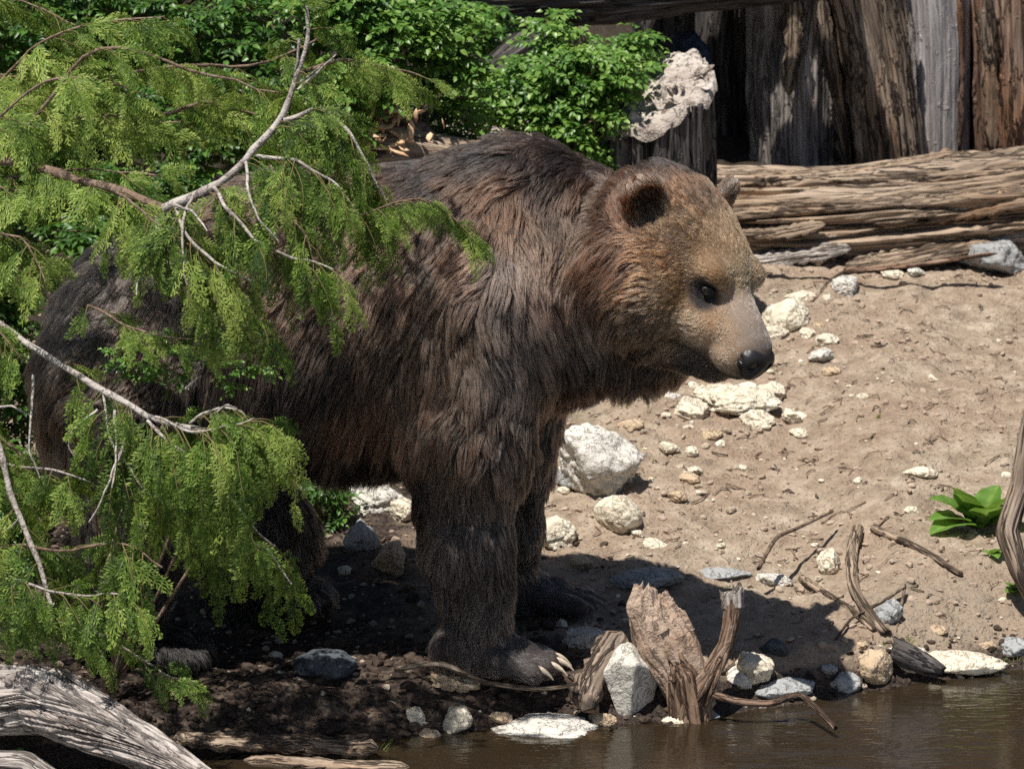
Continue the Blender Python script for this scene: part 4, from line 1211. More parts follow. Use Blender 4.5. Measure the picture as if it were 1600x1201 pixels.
    for k, (p, q, w, th) in enumerate([((20, 1060, -.80), (250, 1195, -1.12), .025, .02), ((90, 1045, -.76), (215, 1120, -.92), .022, .02), ((160, 1085, -.86), (320, 1205, -1.12), .022, .018), ((-20, 1095, -.82), (120, 1160, -1.02), .03, .02), ((60, 1040, -.74), (0, 1075, -.74), .03, .03)]):
        if k in (1, 4): slab('ridge', W(*p), W(*q), w, th, 'wood_grey', t, 95 + k, up=(.2, -.7, .7), taper=.35, nseg=20)
    o = wood('driftwood_plank', [W(-60, 1185, -1.25), W(40, 1190, -1.25), W(110, 1235, -1.3)], [.035, .04, .03], 'wood_pale', None, nu=50, nv=40, seed=44, groove=.07, lump=.1, flat=.6)
    tag(o, 'pale plank end poking up in the bottom left corner', 'plank')
    # --- planks on the mud
    o = slab('plank', W(268, 1152, -.64), W(592, 1168, -.66), .050, .028, 'wood_tan', None, 51, up=(0, -.5, .9), taper=.03, nseg=26)
    tag(o, 'long narrow pale plank lying on the mud at the water edge', 'plank')
    o = slab('plank', W(380, 1190, -.80), W(640, 1196, -.78), .04, .02, 'wood_tan', None, 52, up=(0, -.4, .9), taper=.1, nseg=20)
    tag(o, 'half sunken tan plank at the bottom of the picture', 'plank')
    o = slab('board', W(968, 985, -.27), W(908, 1112, -.40), .075, .035, 'wood_brown', None, 53, up=(0, -.9, .4), taper=.03, nseg=14)
    tag(o, 'short broken brown board leaning on the angular stone', 'board')
    # --- tan stump root in front of the bear
    t = empty('root_stump', tuple(W(1050, 1090, -.32)))
    tag(t, 'pale tan broken root stump at the water edge', 'root')
    wood('trunk', [W(1024, 938, -.25), W(1024, 958, -.25), W(1036, 1000, -.26), W(1062, 1050, -.28), W(1085, 1110, -.30)], [.046, .066, .076, .062, .05], 'wood_stub', t, nu=160, nv=140, seed=54, groove=.10, gf=2.8, gl=.9, lump=.20, crack=.05, jag=(.02, .0))
    wood('snag', [W(1022, 985, -.28), W(1004, 948, -.28), W(1008, 916, -.27)], [.050, .040, .026], 'wood_stub', t, nu=90, nv=60, seed=55, groove=.16, gf=2.8, lump=.26, jag=(.0, .012))
    wood('foot', [W(1052, 1010, -.30), W(1068, 1055, -.31), W(1080, 1130, -.33)], [.024, .050, .06], 'wood_wet', t, nu=90, nv=60, seed=56, groove=.10, gf=2, lump=.22, crack=.1, jag=(.02, 0))
    t = empty('curved_root', tuple(W(1120, 1090, -.30)))
    tag(t, 'curved wet brown root rising from the shore', 'root')
    wood('stem', [W(1147, 935, -.24), W(1142, 975, -.26), W(1134, 1010, -.28), W(1114, 1045, -.31), W(1090, 1078, -.33), W(1070, 1140, -.34)], [.023, .021, .021, .023, .030, .045], 'wood_wet', t, nu=80, nv=130, seed=57, groove=.13, gf=3, gl=.9, lump=.16, crack=.10, jag=(.01, 0))
    wood('end', [W(1146, 950, -.24), W(1144, 925, -.23)], [.028, .031], 'wood_grey', t, nu=40, nv=16, seed=58, groove=.12, lump=.15, jag=(0, .02))
    for k, (pp, r) in enumerate([([(1125, 1030, -.32), (1100, 1075, -.36), (1082, 1105, -.37)], .009), ([(1136, 1020, -.31), (1116, 1070, -.36), (1104, 1100, -.37)], .006)]):
        wood('rootlet', [W(*p) for p in pp], [r, r, r * .6], 'wood_wet', t, nu=16, nv=24, seed=59 + k, groove=.1)
    G_ = lambda px, py, d=0: (px, py, G(px, py)[1] + d)
    stick([(1115, 1085, -.37), (1160, 1098, -.39), (1215, 1100, -.38), (1248, 1078, -.36), (1275, 1105, -.42), (1306, 1137, -.50)], .010, .006, 'wood_wet', 'bent wet twig reaching over the water', 61)
    stick([(1185, 893, .42), (1212, 842, .50), (1240, 832, .62), (1300, 803, .80)], .006, .004, 'twig_brown', 'dark upright twig at the rim of the bear shadow', 62)
    stick([G_(1340, 838), G_(1330, 875), G_(1332, 930, -.02), G_(1352, 965), G_(1385, 1005)], .018, .014, 'wood_tan', 'forked bare root running down the bank', 63, name='root', cat='root')
    stick([G_(1365, 835), G_(1420, 858), G_(1460, 880), G_(1500, 905)], .013, .008, 'wood_tan', 'straight stick lying right of the forked root', 64)
    stick([G_(1252, 910), G_(1290, 935), G_(1335, 962), G_(1365, 990)], .010, .008, 'wood_tan', 'thin stick crossing under the forked root', 65)
    stick([G_(1412, 920, -.06), G_(1385, 940, -.06), G_(1330, 968, -.04), G_(1300, 1010)], .005, .003, 'wood_tan', 'thin curved twig beside the slate grey stone', 66)
    stick([G_(1414, 918, -.05), G_(1408, 950, -.02), G_(1400, 990)], .004, .003, 'twig_brown', 'short dark twig standing behind the slate grey stone', 67)
    stick([G_(1235, 605), G_(1215, 635)], .006, .004, 'twig_brown', 'short dark stick right of the crumbling cream rock', 68, n=8)
    stick([G_(1270, 475), G_(1300, 440), G_(1325, 425)], .007, .005, 'wood_tan', 'short stick below the left end of the fallen log', 69, n=10)
    stick([G_(1320, 430), G_(1400, 420), G_(1480, 405)], .010, .008, 'wood_rust', 'thin reddish branch lying along the foot of the fallen log', 70, n=16)
    stick([(620, 1045, -.36), (690, 1032, -.38), (750, 1066, -.40), (850, 1078, -.41), (900, 1068, -.40)], .008, .005, 'wood_tan', 'curved root bent around the bear near paw', 72, name='root', cat='root')
    stick([G_(160, 1110), G_(250, 1135), G_(420, 1150)], .006, .004, 'wood_tan', 'thin tan stick lying on the mud above the pale plank', 73, n=16)
    stick([(1395, 1040, -.02), (1470, 1075, -.06)], .035, .020, 'wood_dark', 'dark waterlogged stub beside the ochre stone', 74, name='log_stub', cat='log', n=16)
    stick([(560, 905, .2), (620, 912, .15), (655, 925, .12)], .004, .003, 'wood_tan', 'thin pale twig in the shade behind the near front leg', 75, n=8)
    # stem at the right edge
    o = wood('leaning_stem', [W(1612, 640, .32), W(1594, 760, .30), W(1572, 830, .26), W(1592, 890, .22), W(1625, 960, .2)], [.022, .028, .030, .026, .02], 'wood_brown', None, nu=50, nv=70, seed=76, groove=.08, gf=3, lump=.1)
    tag(o, 'bent brown stem at the right edge behind the broad leaves', 'stem')
    # twig litter
    rg = np.random.default_rng(8)
    Vs, Fs, off = [], [], 0
    n = 900
    x = rg.uniform(-1.6, 1.8, n); y = rg.uniform(-.5, 3.3, n)
    ok = (y - np.interp(x, SHX, SHY)) > .02
    for xx, yy in zip(x[ok], y[ok]):
        a_ = rg.uniform(0, 6.28); L = rg.uniform(.012, .06)
        q = np.array([[xx + math.cos(a_ + .25 * k * rg.normal()) * L * k / 3, yy + math.sin(a_ + .25 * k) * L * k / 3, 0] for k in range(4)])
        q[:, 2] = ground_z(q[:, 0], q[:, 1]) + .003 + .004 * np.array([0, 1, 1.2, .3])
        V, F = tube(q, rg.uniform(.0009, .0025), 4)
        Vs.append(V); Fs.append(F + off); off += len(V)
    o = mesh('litter', np.concatenate(Vs), np.concatenate(Fs), M['twig_brown'], None, None, True, np.zeros(3))
    tag(o, kind='stuff')
# ------------------------------------------------------------------ foliage
def frond(seed, shoots=15, drop=.35, fat=1.0):
    """a scale-leaved spray in the x-y plane, unit length along x; quads"""
    rg = np.random.default_rng(seed)
    V, F, Tn = [], [], []
    def diamond(p, d, L, w, nrm, tint):
        d = unit(d); s = unit(np.cross(nrm, d))
        i = len(V)
        V.extend([p, p + d * L * .5 + s * w, p + d * L + nrm * (-.12 * L), p + d * L * .5 - s * w])
        F.append((i, i + 1, i + 2, i + 3)); Tn.extend([tint * .8, tint, tint + .15, tint])
    nrm = np.array([0, 0, 1.0])
    def axis(t): return np.array([t, .03 * math.sin(5 * t + seed), -drop * t * t])
    for k in range(10):
        a, b = axis(k / 10), axis((k + 1) / 10)
        diamond(a - (b - a) * .2, b - a, .15, .016 * fat, nrm, .35)
    for k in range(shoots):
        t = (k + .6) / (shoots + .3)
        side = 1 if k % 2 else -1
        L = (.33 * (1 - t) ** .75 + .06) * min(1, .45 + 2.2 * t) * rg.uniform(.8, 1.15)
        ang = R(rg.uniform(26, 44))
        d = np.array([math.cos(ang), side * math.sin(ang), -drop * 1.2 * t - rg.uniform(0, .25)])
        d = unit(d); p0 = axis(t)
        tint = rg.uniform(.25, .8)
        diamond(p0, d, L, .018 * fat, nrm, tint * .8)
        m = max(3, int(L / .044))
        for j in range(m):
            u = (j + .7) / m
            s2 = 1 if j % 2 else -1
            a2 = s2 * R(rg.uniform(28, 45))
            d2 = np.array([d[0] * math.cos(a2) - d[1] * math.sin(a2), d[0] * math.sin(a2) + d[1] * math.cos(a2), d[2] - rg.uniform(-.1, .3)])
            p = p0 + d * L * u - np.array([0, 0, .10 * L * u * u])
            diamond(p, d2, (.135 * (1 - .5 * u) + .035) * rg.uniform(.75, 1.25), .017 * fat, nrm, tint + rg.uniform(-.2, .3))
        diamond(p0 + d * L * .95, d, .07, .020 * fat, nrm, tint + .2)
    diamond(axis(1), np.array([1, 0, -drop * 2]), .07, .012 * fat, nrm, .9)
    return np.array(V), np.array(F), np.array(Tn)
FROND = [frond(k, 13, .30 + .08 * (k % 3), 1.0) for k in range(7)]
def leaflets(seed, n=9, L=1.0, w=.30):
    """pinnate compound leaf of folded, pointed leaflets"""
    rg = np.random.default_rng(seed)
    V, F, Tn = [], [], []
    def leaf(p, d, ln, wd, tint):
        d = unit(d); s = unit(np.cross([0, 0, 1.0], d)); up = np.cross(d, s)
        i = len(V)
        dr = -.22 * ln
        V.extend([p, p + d * ln * .35 + s * wd + up * wd * .35, p + d * ln * .72 + s * wd * .75 + up * (wd * .2 + dr * .4), p + d * ln + up * dr,
                  p + d * ln * .72 - s * wd * .75 + up * (wd * .2 + dr * .4), p + d * ln * .35 - s * wd + up * wd * .35, p + d * ln * .38, p + d * ln * .72 + up * dr * .45])
        F.extend([(i, i + 6, i + 1, i), (i + 6, i + 7, i + 2, i + 1), (i + 7, i + 3, i + 2, i + 7), (i, i + 5, i + 6, i), (i + 6, i + 5, i + 4, i + 7), (i + 7, i + 4, i + 3, i + 7)])
        Tn.extend([tint * .8] + [tint] * 7)
    for k in range(n // 2):
        t = .25 + .7 * k / (n // 2)
        for sd in (-1, 1):
            a = R(rg.uniform(45, 65)); ln = .42 * (1 - .35 * t) * rg.uniform(.85, 1.1)
            leaf(np.array([t, 0, -.15 * t * t]), np.array([math.cos(a), sd * math.sin(a), rg.uniform(-.45, .25)]), ln * 1.25, w * ln, rg.uniform(.25, .85))
    leaf(np.array([1, 0, -.15]), np.array([1, 0, -.3]), .40, w * .42, rg.uniform(.5, 1))
    V, F = np.array(V), np.array(F)
    tri = []
    for q in F:
        u = list(dict.fromkeys(q))
        tri += [(u[0], u[1], u[2])] + ([(u[0], u[2], u[3])] if len(u) == 4 else [])
    return V, np.array(tri), np.array(Tn)
LEAFS = [leaflets(k, 7 + 2 * (k % 2)) for k in range(6)]
class Mass:
    """collects transformed copies of a few small templates into one mesh"""
    def __init__(s): s.V, s.F, s.T, s.off = [], [], [], 0
    def add(s, tpl, Rm, sc, p, dt=0.0):
        V, F, T = tpl
        s.V.append((V * sc) @ Rm.T + p); s.F.append(F + s.off); s.T.append(T + dt); s.off += len(V)
    def build(s, name, mat, parent):
        return mesh(name, np.concatenate(s.V), np.concatenate(s.F), mat, parent, {'tint': ('FLOAT', 'POINT', np.clip(np.concatenate(s.T), 0, 1))}, False)
def orient(d, nrm):
    x = unit(d); z = unit(nrm - x * (np.dot(nrm, x))); y = np.cross(z, x)
    return np.stack([x, y, z], 1)

def cedar_branch(root, pts, r0, r1, n_tw, tw_len, hang, seed, mat='twig_pale', fs=(.10, .17), side=1.0, bare=0.0, start=0.0, nf=5, tint=0.0, wood_name='branch'):
    """pts in pixels with depth; hanging twigs with sprays"""
    rg = np.random.default_rng(seed)
    P = px_path(pts, 30)
    P = P + (np.stack([fbm(P, 9, 2, seed), fbm(P, 9, 2, seed + 1), fbm(P, 9, 2, seed + 2)], 1)) * .012
    rad = np.linspace(r0, r1, 30)
    WV, WF, off = [], [], 0
    V, F = tube(P, rad * (1 + .2 * fbm(P, 30, 2, seed)), 9)
    WV.append(V); WF.append(F); off = len(V)
    m = Mass()
    T = unit(np.gradient(P, axis=0))
    hang = np.asarray(hang, float)
    TV, TF, toff = [], [], 0
    for k in range(n_tw):
        i = int((start + (1 - start) * (k + rg.random()) / n_tw) * 28.9)
        p, t = P[i], T[i]
        sd = rg.choice([-1, 1]) * side
        lat = unit(np.cross(t, [0, 0, 1.0])) * sd
        d = unit(t * rg.uniform(.2, 1.0) + lat * rg.uniform(.3, 1.0) + np.array([0, 0, rg.uniform(-.2, .25)]))
        L = tw_len * rg.choice([.45, .7, 1.0, 1.35], p=[.25, .3, .3, .15]) * rg.uniform(.85, 1.15) * (1 - .3 * (i / 29))
        q = [p]; dd = d.copy()
        ns = max(3, int(L / .026))
        for j in range(ns):
            dd = unit(dd + hang * (.30 + .07 * j) + rg.normal(size=3) * .13)
            q.append(q[-1] + dd * L / ns)
        q = np.array(q)
        V, F = tube(q, np.linspace(.0018, .0006, len(q)), 4)
        TV.append(V); TF.append(F + toff); toff += len(V)
        if rg.random() < bare: continue
        dt = rg.normal() * .22
        for j in range(1, ns + 1):
            if rg.random() < .22 and j < ns: continue
            tg = unit(q[j] - q[j - 1])
            sdv = unit(np.cross(tg, np.array([0, -1.0, .3]))) * (1 if j % 2 else -1)
            fd = unit(tg * 1.1 + sdv * (rg.uniform(.25, .7) if j < ns else .15 * rg.normal()) + hang * .45 + rg.normal(size=3) * .12)
            up = unit(np.array([rg.normal() * .45, -.85 + rg.normal() * .35, .6]))
            sc = rg.uniform(*fs) * (1.0 - .45 * j / ns if j < ns else .65)
            m.add(FROND[rg.integers(7)], orient(fd, up), sc, q[j] - tg * .004, tint + dt + rg.normal() * .10)
    b = mesh(wood_name, np.concatenate(WV), np.concatenate(WF), M[mat], root)
    tag(mesh('twig', np.concatenate(TV), np.concatenate(TF), M['needle'], b), kind='stuff')
    if m.V: m.build('foliage', M['cedar'], b)
    return b
def deadtwig(root, pts, r0, r1, seed):
    P = px_path(pts, 16)
    V, F = tube(P + np.stack([vnoise(P, 30, seed), vnoise(P, 30, seed + 1), vnoise(P, 30, seed + 2)], 1) * .004, np.linspace(r0, r1, 16), 6)
    return mesh('bare_twig', V, F, M['twig_pale'], root)

def build_cedar():
    gb = ground_z(-1.95, .1, False)
    t = empty('cedar_tree', (-1.95, .1, float(gb)))
    tag(t, 'drooping cedar tree whose sprays hang over the bear back', 'tree')
    wood('trunk', [(-1.95, .1, gb - .1), (-1.93, .1, 1.0), (-1.90, .15, 2.2), (-1.9, .2, 3.2)], [.13, .11, .085, .05], 'wood_brown', t, nu=48, nv=60, seed=81, groove=.1, lump=.05)
    B = lambda *a, **k: cedar_branch(t, *a, **k)
    dn = (.05, -.02, -1.0)
    # B1: the big pale branch over the bear's back
    B([(-420, 200, .1), (-150, 235, -.2), (60, 262, -.40), (160, 290, -.50), (262, 326, -.62)], .012, .012, 26, .08, (.4, 0, -.6), 41, start=.45, fs=(.10, .15), mat='twig_brown', tint=.08)
    B([(258, 326, -.64), (290, 312, -.66), (335, 288, -.68), (400, 238, -.68), (442, 188, -.66), (466, 130, -.64), (476, 70, -.62), (480, 5, -.6)], .0125, .004, 20, .16, dn, 1, start=.1, fs=(.09, .15))
    B([(440, 190, -.66), (500, 170, -.68), (540, 200, -.70), (575, 260, -.72), (600, 320, -.72)], .006, .002, 20, .17, dn, 2, fs=(.09, .15), side=.6)
    B([(400, 240, -.68), (460, 250, -.74), (520, 290, -.76), (560, 340, -.76)], .005, .002, 16, .17, dn, 3, fs=(.08, .14), side=.6)
    B([(560, 335, -.74), (610, 318, -.76), (660, 316, -.78), (705, 340, -.78), (735, 370, -.78)], .003, .001, 20, .055, (.25, 0, -1), 4, fs=(.07, .11), side=.5, mat='twig_brown')
    B([(180, 300, -.60), (240, 345, -.72), (300, 380, -.78), (350, 430, -.80)], .004, .0015, 16, .13, dn, 48, fs=(.09, .14), mat='twig_brown')
    B([(420, 260, -.72), (450, 320, -.80), (480, 370, -.82), (500, 430, -.84)], .003, .0015, 16, .14, dn, 49, fs=(.09, .14), mat='twig_brown')
    B([(300, 440, -.78), (350, 480, -.80), (400, 500, -.80), (430, 540, -.80)], .003, .0015, 12, .10, dn, 50, fs=(.08, .12), mat='twig_brown', tint=-.1)
    B([(-300, 200, .1), (-40, 170, -.1), (60, 60, -.2), (160, 30, -.25), (260, 30, -.28)], .006, .002, 28, .15, (.4, 0, -.6), 51, start=.3, fs=(.10, .16), mat='twig_brown', tint=.10)
    B([(-300, 310, .0), (-60, 290, -.3), (40, 300, -.42), (100, 285, -.46)], .006, .002, 20, .08, (.4, 0, -.6), 52, start=.3, fs=(.10, .15), mat='twig_brown', tint=.10)
    B([(250, 180, -.3), (330, 160, -.34), (400, 175, -.36), (440, 210, -.38)], .005, .002, 20, .13, (.3, 0, -.7), 53, fs=(.09, .14), mat='twig_brown', tint=.02)
    B([(335, 292, -.70), (360, 330, -.78), (400, 370, -.82), (460, 400, -.84), (520, 420, -.84)], .005, .002, 18, .15, dn, 5, fs=(.09, .14), side=.7)
    B([(275, 320, -.68), (290, 360, -.76), (330, 410, -.82), (390, 440, -.84)], .005, .002, 15, .14, dn, 6, fs=(.09, .14), side=.7)
    B([(245, 340, -.66), (270, 420, -.72), (300, 470, -.76), (370, 510, -.78)], .004, .002, 11, .10, dn, 7, fs=(.07, .12), side=.7, tint=-.1)
    # B2: pale branch across the rump
    B([(-420, 380, .0), (-200, 410, -.3), (0, 506, -.52), (90, 568, -.60), (160, 612, -.66), (230, 655, -.72), (290, 664, -.75), (325, 670, -.76)], .013, .007, 9, .15, dn, 8, start=.72, fs=(.09, .15))
    B([(240, 655, -.76), (300, 672, -.82), (350, 665, -.84), (395, 650, -.86)], .004, .0015, 16, .24, dn, 42, fs=(.10, .15), side=.5)
    B([(250, 665, -.66), (300, 760, -.68), (340, 820, -.70)], .003, .0015, 14, .20, dn, 43, fs=(.09, .14), side=.8, tint=-.1)
    B([(20, 900, -.76), (80, 925, -.80), (150, 930, -.84), (210, 930, -.86)], .004, .0015, 18, .13, dn, 44, fs=(.09, .14), tint=-.1)
    B([(232, 656, -.73), (280, 700, -.78), (320, 730, -.80), (370, 790, -.82), (430, 850, -.82)], .004, .0015, 20, .20, dn, 9, fs=(.09, .15), side=.6, tint=-.08)
    B([(300, 664, -.76), (345, 640, -.80), (385, 640, -.82), (405, 680, -.84)], .004, .0015, 15, .15, dn, 10, fs=(.08, .13), side=.5)
    B([(205, 640, -.70), (210, 720, -.74), (190, 800, -.76), (160, 880, -.78)], .003, .0015, 12, .14, dn, 11, fs=(.09, .14), tint=-.1)
    B([(160, 614, -.67), (175, 690, -.74), (230, 770, -.78), (300, 800, -.80)], .003, .0015, 13, .17, dn, 12, fs=(.09, .14), tint=-.08)
    # B3: grey branch at the left edge
    B([(-300, 520, -.2), (-90, 600, -.5), (0, 690, -.62), (22, 790, -.68), (60, 885, -.74), (85, 950, -.78)], .012, .006, 16, .16, dn, 13, start=.45, fs=(.09, .15), tint=-.12)
    B([(-200, 760, -.4), (-40, 850, -.66), (80, 860, -.74), (200, 850, -.80), (260, 890, -.82)], .007, .002, 22, .17, dn, 14, fs=(.09, .15), mat='twig_brown', tint=-.15)
    B([(-200, 860, -.4), (-30, 940, -.66), (60, 960, -.74), (150, 980, -.78)], .007, .002, 22, .12, (.2, 0, -1), 15, fs=(.08, .13), mat='twig_brown', tint=-.18)
    B([(120, 960, -.72), (190, 1010, -.76), (260, 1055, -.78), (310, 1065, -.78)], .004, .0015, 15, .08, (.3, 0, -.7), 16, fs=(.07, .11), tint=-.12)
    B([(-150, 700, -.4), (20, 730, -.6), (90, 740, -.66), (150, 760, -.70)], .005, .002, 16, .15, dn, 17, fs=(.09, .14), tint=-.12)
    # B5: arching branch, upper left
    B([(-380, 330, .1), (-120, 300, -.2), (35, 215, -.35), (85, 145, -.40), (130, 75, -.42), (175, 58, -.42), (245, 85, -.42), (305, 125, -.44), (370, 125, -.45), (440, 145, -.46)], .008, .0025, 26, .15, (.25, 0, -.8), 18, start=.42, fs=(.10, .16), mat='twig_brown', tint=.12)
    B([(-380, 260, .1), (-60, 250, -.15), (60, 190, -.25), (170, 185, -.30), (290, 190, -.34)], .007, .002, 24, .14, (.5, 0, -.5), 19, start=.35, fs=(.10, .16), mat='twig_brown', tint=.14)
    B([(-380, 300, .1), (-80, 290, -.25), (60, 270, -.40), (160, 262, -.46), (240, 275, -.50)], .007, .002, 24, .13, (.5, 0, -.5), 20, start=.35, fs=(.10, .15), mat='twig_brown', tint=.12)
    B([(-300, 330, .0), (-60, 230, -.3), (60, 130, -.36), (150, 120, -.40), (230, 150, -.42)], .007, .002, 20, .15, (.4, 0, -.6), 45, start=.3, fs=(.10, .16), mat='twig_brown', tint=.14)
    B([(460, 120, -.60), (530, 95, -.5), (600, 105, -.4), (660, 120, -.35)], .005, .002, 22, .11, (.5, 0, -.6), 47, fs=(.08, .13), mat='twig_brown', tint=.12)
    B([(-380, 160, .3), (-60, 110, .1), (40, 120, .0), (110, 170, -.05)], .007, .002, 18, .14, (.3, 0, -.7), 21, start=.3, fs=(.10, .15), mat='twig_brown', tint=.08)
    B([(-380, 60, .3), (-60, -20, .1), (60, 0, .05), (120, 40, .0)], .007, .002, 18, .14, (.3, 0, -.7), 22, start=.3, fs=(.10, .15), mat='twig_brown', tint=.05)
    B([(-300, 380, .0), (-80, 350, -.4), (0, 365, -.55), (50, 390, -.62), (70, 440, -.66)], .006, .002, 24, .15, dn, 23, start=.3, fs=(.09, .15), mat='twig_brown', tint=-.05)
    B([(-200, 440, -.2), (-60, 470, -.5), (0, 520, -.60), (40, 560, -.62)], .005, .002, 14, .11, dn, 24, start=.3, fs=(.08, .13), mat='twig_brown', tint=-.12)
    B([(140, 480, -.62), (190, 500, -.70), (260, 520, -.74), (330, 540, -.76)], .003, .0015, 13, .07, (.2, 0, -.7), 25, fs=(.07, .11), mat='twig_brown', tint=.05)
    B([(-380, 480, .9), (-100, 420, .9), (40, 420, .9), (100, 400, .9)], .008, .003, 26, .2, dn, 26, fs=(.10, .16), mat='twig_brown', tint=-.2)
    B([(-380, 640, .9), (-100, 640, .7), (0, 680, .6), (40, 720, .5)], .008, .003, 26, .25, dn, 27, fs=(.10, .16), mat='twig_brown', tint=-.25)
    B([(-380, 160, .6), (100, 150, .7), (250, 100, .7), (400, 110, .7), (500, 60, .7)], .008, .003, 26, .16, (.2, 0, -.8), 28, fs=(.09, .14), mat='twig_brown', tint=-.05)
    for k, q in enumerate([[(300, 308, -.70), (287, 330, -.74), (283, 380, -.80), (292, 445, -.84)], [(385, 255, -.72), (390, 310, -.82), (410, 350, -.86), (435, 378, -.86)],
                           [(245, 345, -.66), (238, 390, -.74), (220, 430, -.78), (212, 460, -.80)], [(275, 322, -.70), (300, 330, -.76), (322, 360, -.80)], [(425, 285, -.72), (460, 320, -.76), (475, 345, -.76)],
                           [(152, 640, -.68), (112, 675, -.70), (106, 700, -.70), (118, 718, -.70)], [(205, 672, -.74), (178, 730, -.80), (160, 780, -.82), (140, 815, -.82)], [(180, 640, -.72), (182, 720, -.80), (176, 760, -.82)],
                           [(-20, 636, -.55), (20, 634, -.60), (48, 650, -.62)], [(52, 585, -.60), (48, 660, -.66), (46, 710, -.68), (62, 745, -.68)], [(-10, 835, -.66), (15, 826, -.70), (28, 812, -.72)],
                           [(380, 842, -.82), (420, 858, -.84), (455, 912, -.84)], [(465, 140, -.66), (490, 118, -.66), (525, 85, -.66)], [(468, 60, -.63), (462, 110, -.64)], [(470, 128, -.64), (500, 105, -.66)],
                           [(290, 605, -.74), (310, 588, -.76)], [(330, 650, -.80), (355, 630, -.82), (370, 636, -.82)]]):
        deadtwig(t, q, .0042, .0018, 500 + k)

def shrub(label, base, blobs, seed, n, size=(.035, .06), mat='leaf', tint=0.0, stems=7, name='leafy_shrub', cat='shrub'):
    """blobs: list of (px, py, Y, rx, ry px) the leaves fill"""
    rg = np.random.default_rng(seed)
    g = np.array([base[0], base[1], float(ground_z(base[0], base[1], False))])
    t = empty(name, tuple(g))
    tag(t, label, cat)
    WV, WF, off = [], [], 0
    m = Mass()
    ar = np.array([b[3] * b[4] for b in blobs], float); ar /= ar.sum()
    for bi, b in enumerate(blobs):
        c = W(b[0], b[1], b[2]); mp = PX * (b[2] + DIST) / DIST
        nb = max(10, int(n * ar[bi]))
        ns = max(2, int(stems * ar[bi] * 2.2))
        tips = []
        for k in range(ns):
            u = unit(rg.normal(size=3)) * rg.random() ** .4
            q = c + u * np.array([b[3] * mp, b[3] * mp * .6, b[4] * mp])
            mid = (g + q) / 2 + rg.normal(size=3) * .05 + np.array([0, 0, .08])
            Pth = resample([g, mid, q], 12)
            V, F = tube(Pth, np.linspace(.006, .0018, 12), 5)
            WV.append(V); WF.append(F + off); off += len(V)
            tips.append(q)
        # leaves gathered in uneven whorls
        nw = max(4, nb // 7)
        for k in range(nw):
            u = unit(rg.normal(size=3)) * rg.random() ** .38
            q = c + u * np.array([b[3] * mp, b[3] * mp * .6, b[4] * mp]) + rg.normal(size=3) * .01
            sp = tips[int(np.argmin([np.linalg.norm(q - x) for x in tips]))]
            if np.linalg.norm(sp - q) > .03:
                V, F = tube(resample([sp, (sp + q) / 2 - np.array([0, 0, .01]), q], 5), np.linspace(.0022, .001, 5), 4)
                WV.append(V); WF.append(F + off); off += len(V)
            a0 = rg.uniform(0, 6.28); dt = rg.normal() * .14
            for j in range(7):
                a = a0 + j * 2.4
                el = rg.uniform(-.35, .45)
                fd = np.array([math.cos(a), math.sin(a), el])
                up = np.array([-.25 * math.cos(a) + rg.normal() * .25, -.35 + rg.normal() * .25, 1.0])
                m.add(LEAFS[rg.integers(6)], orient(fd, up), rg.uniform(*size), q + rg.normal(size=3) * .006, tint + dt + rg.normal() * .06)
    mesh('stem', np.concatenate(WV), np.concatenate(WF), M['twig_brown'], t)
    m.build('foliage', M[mat], t)
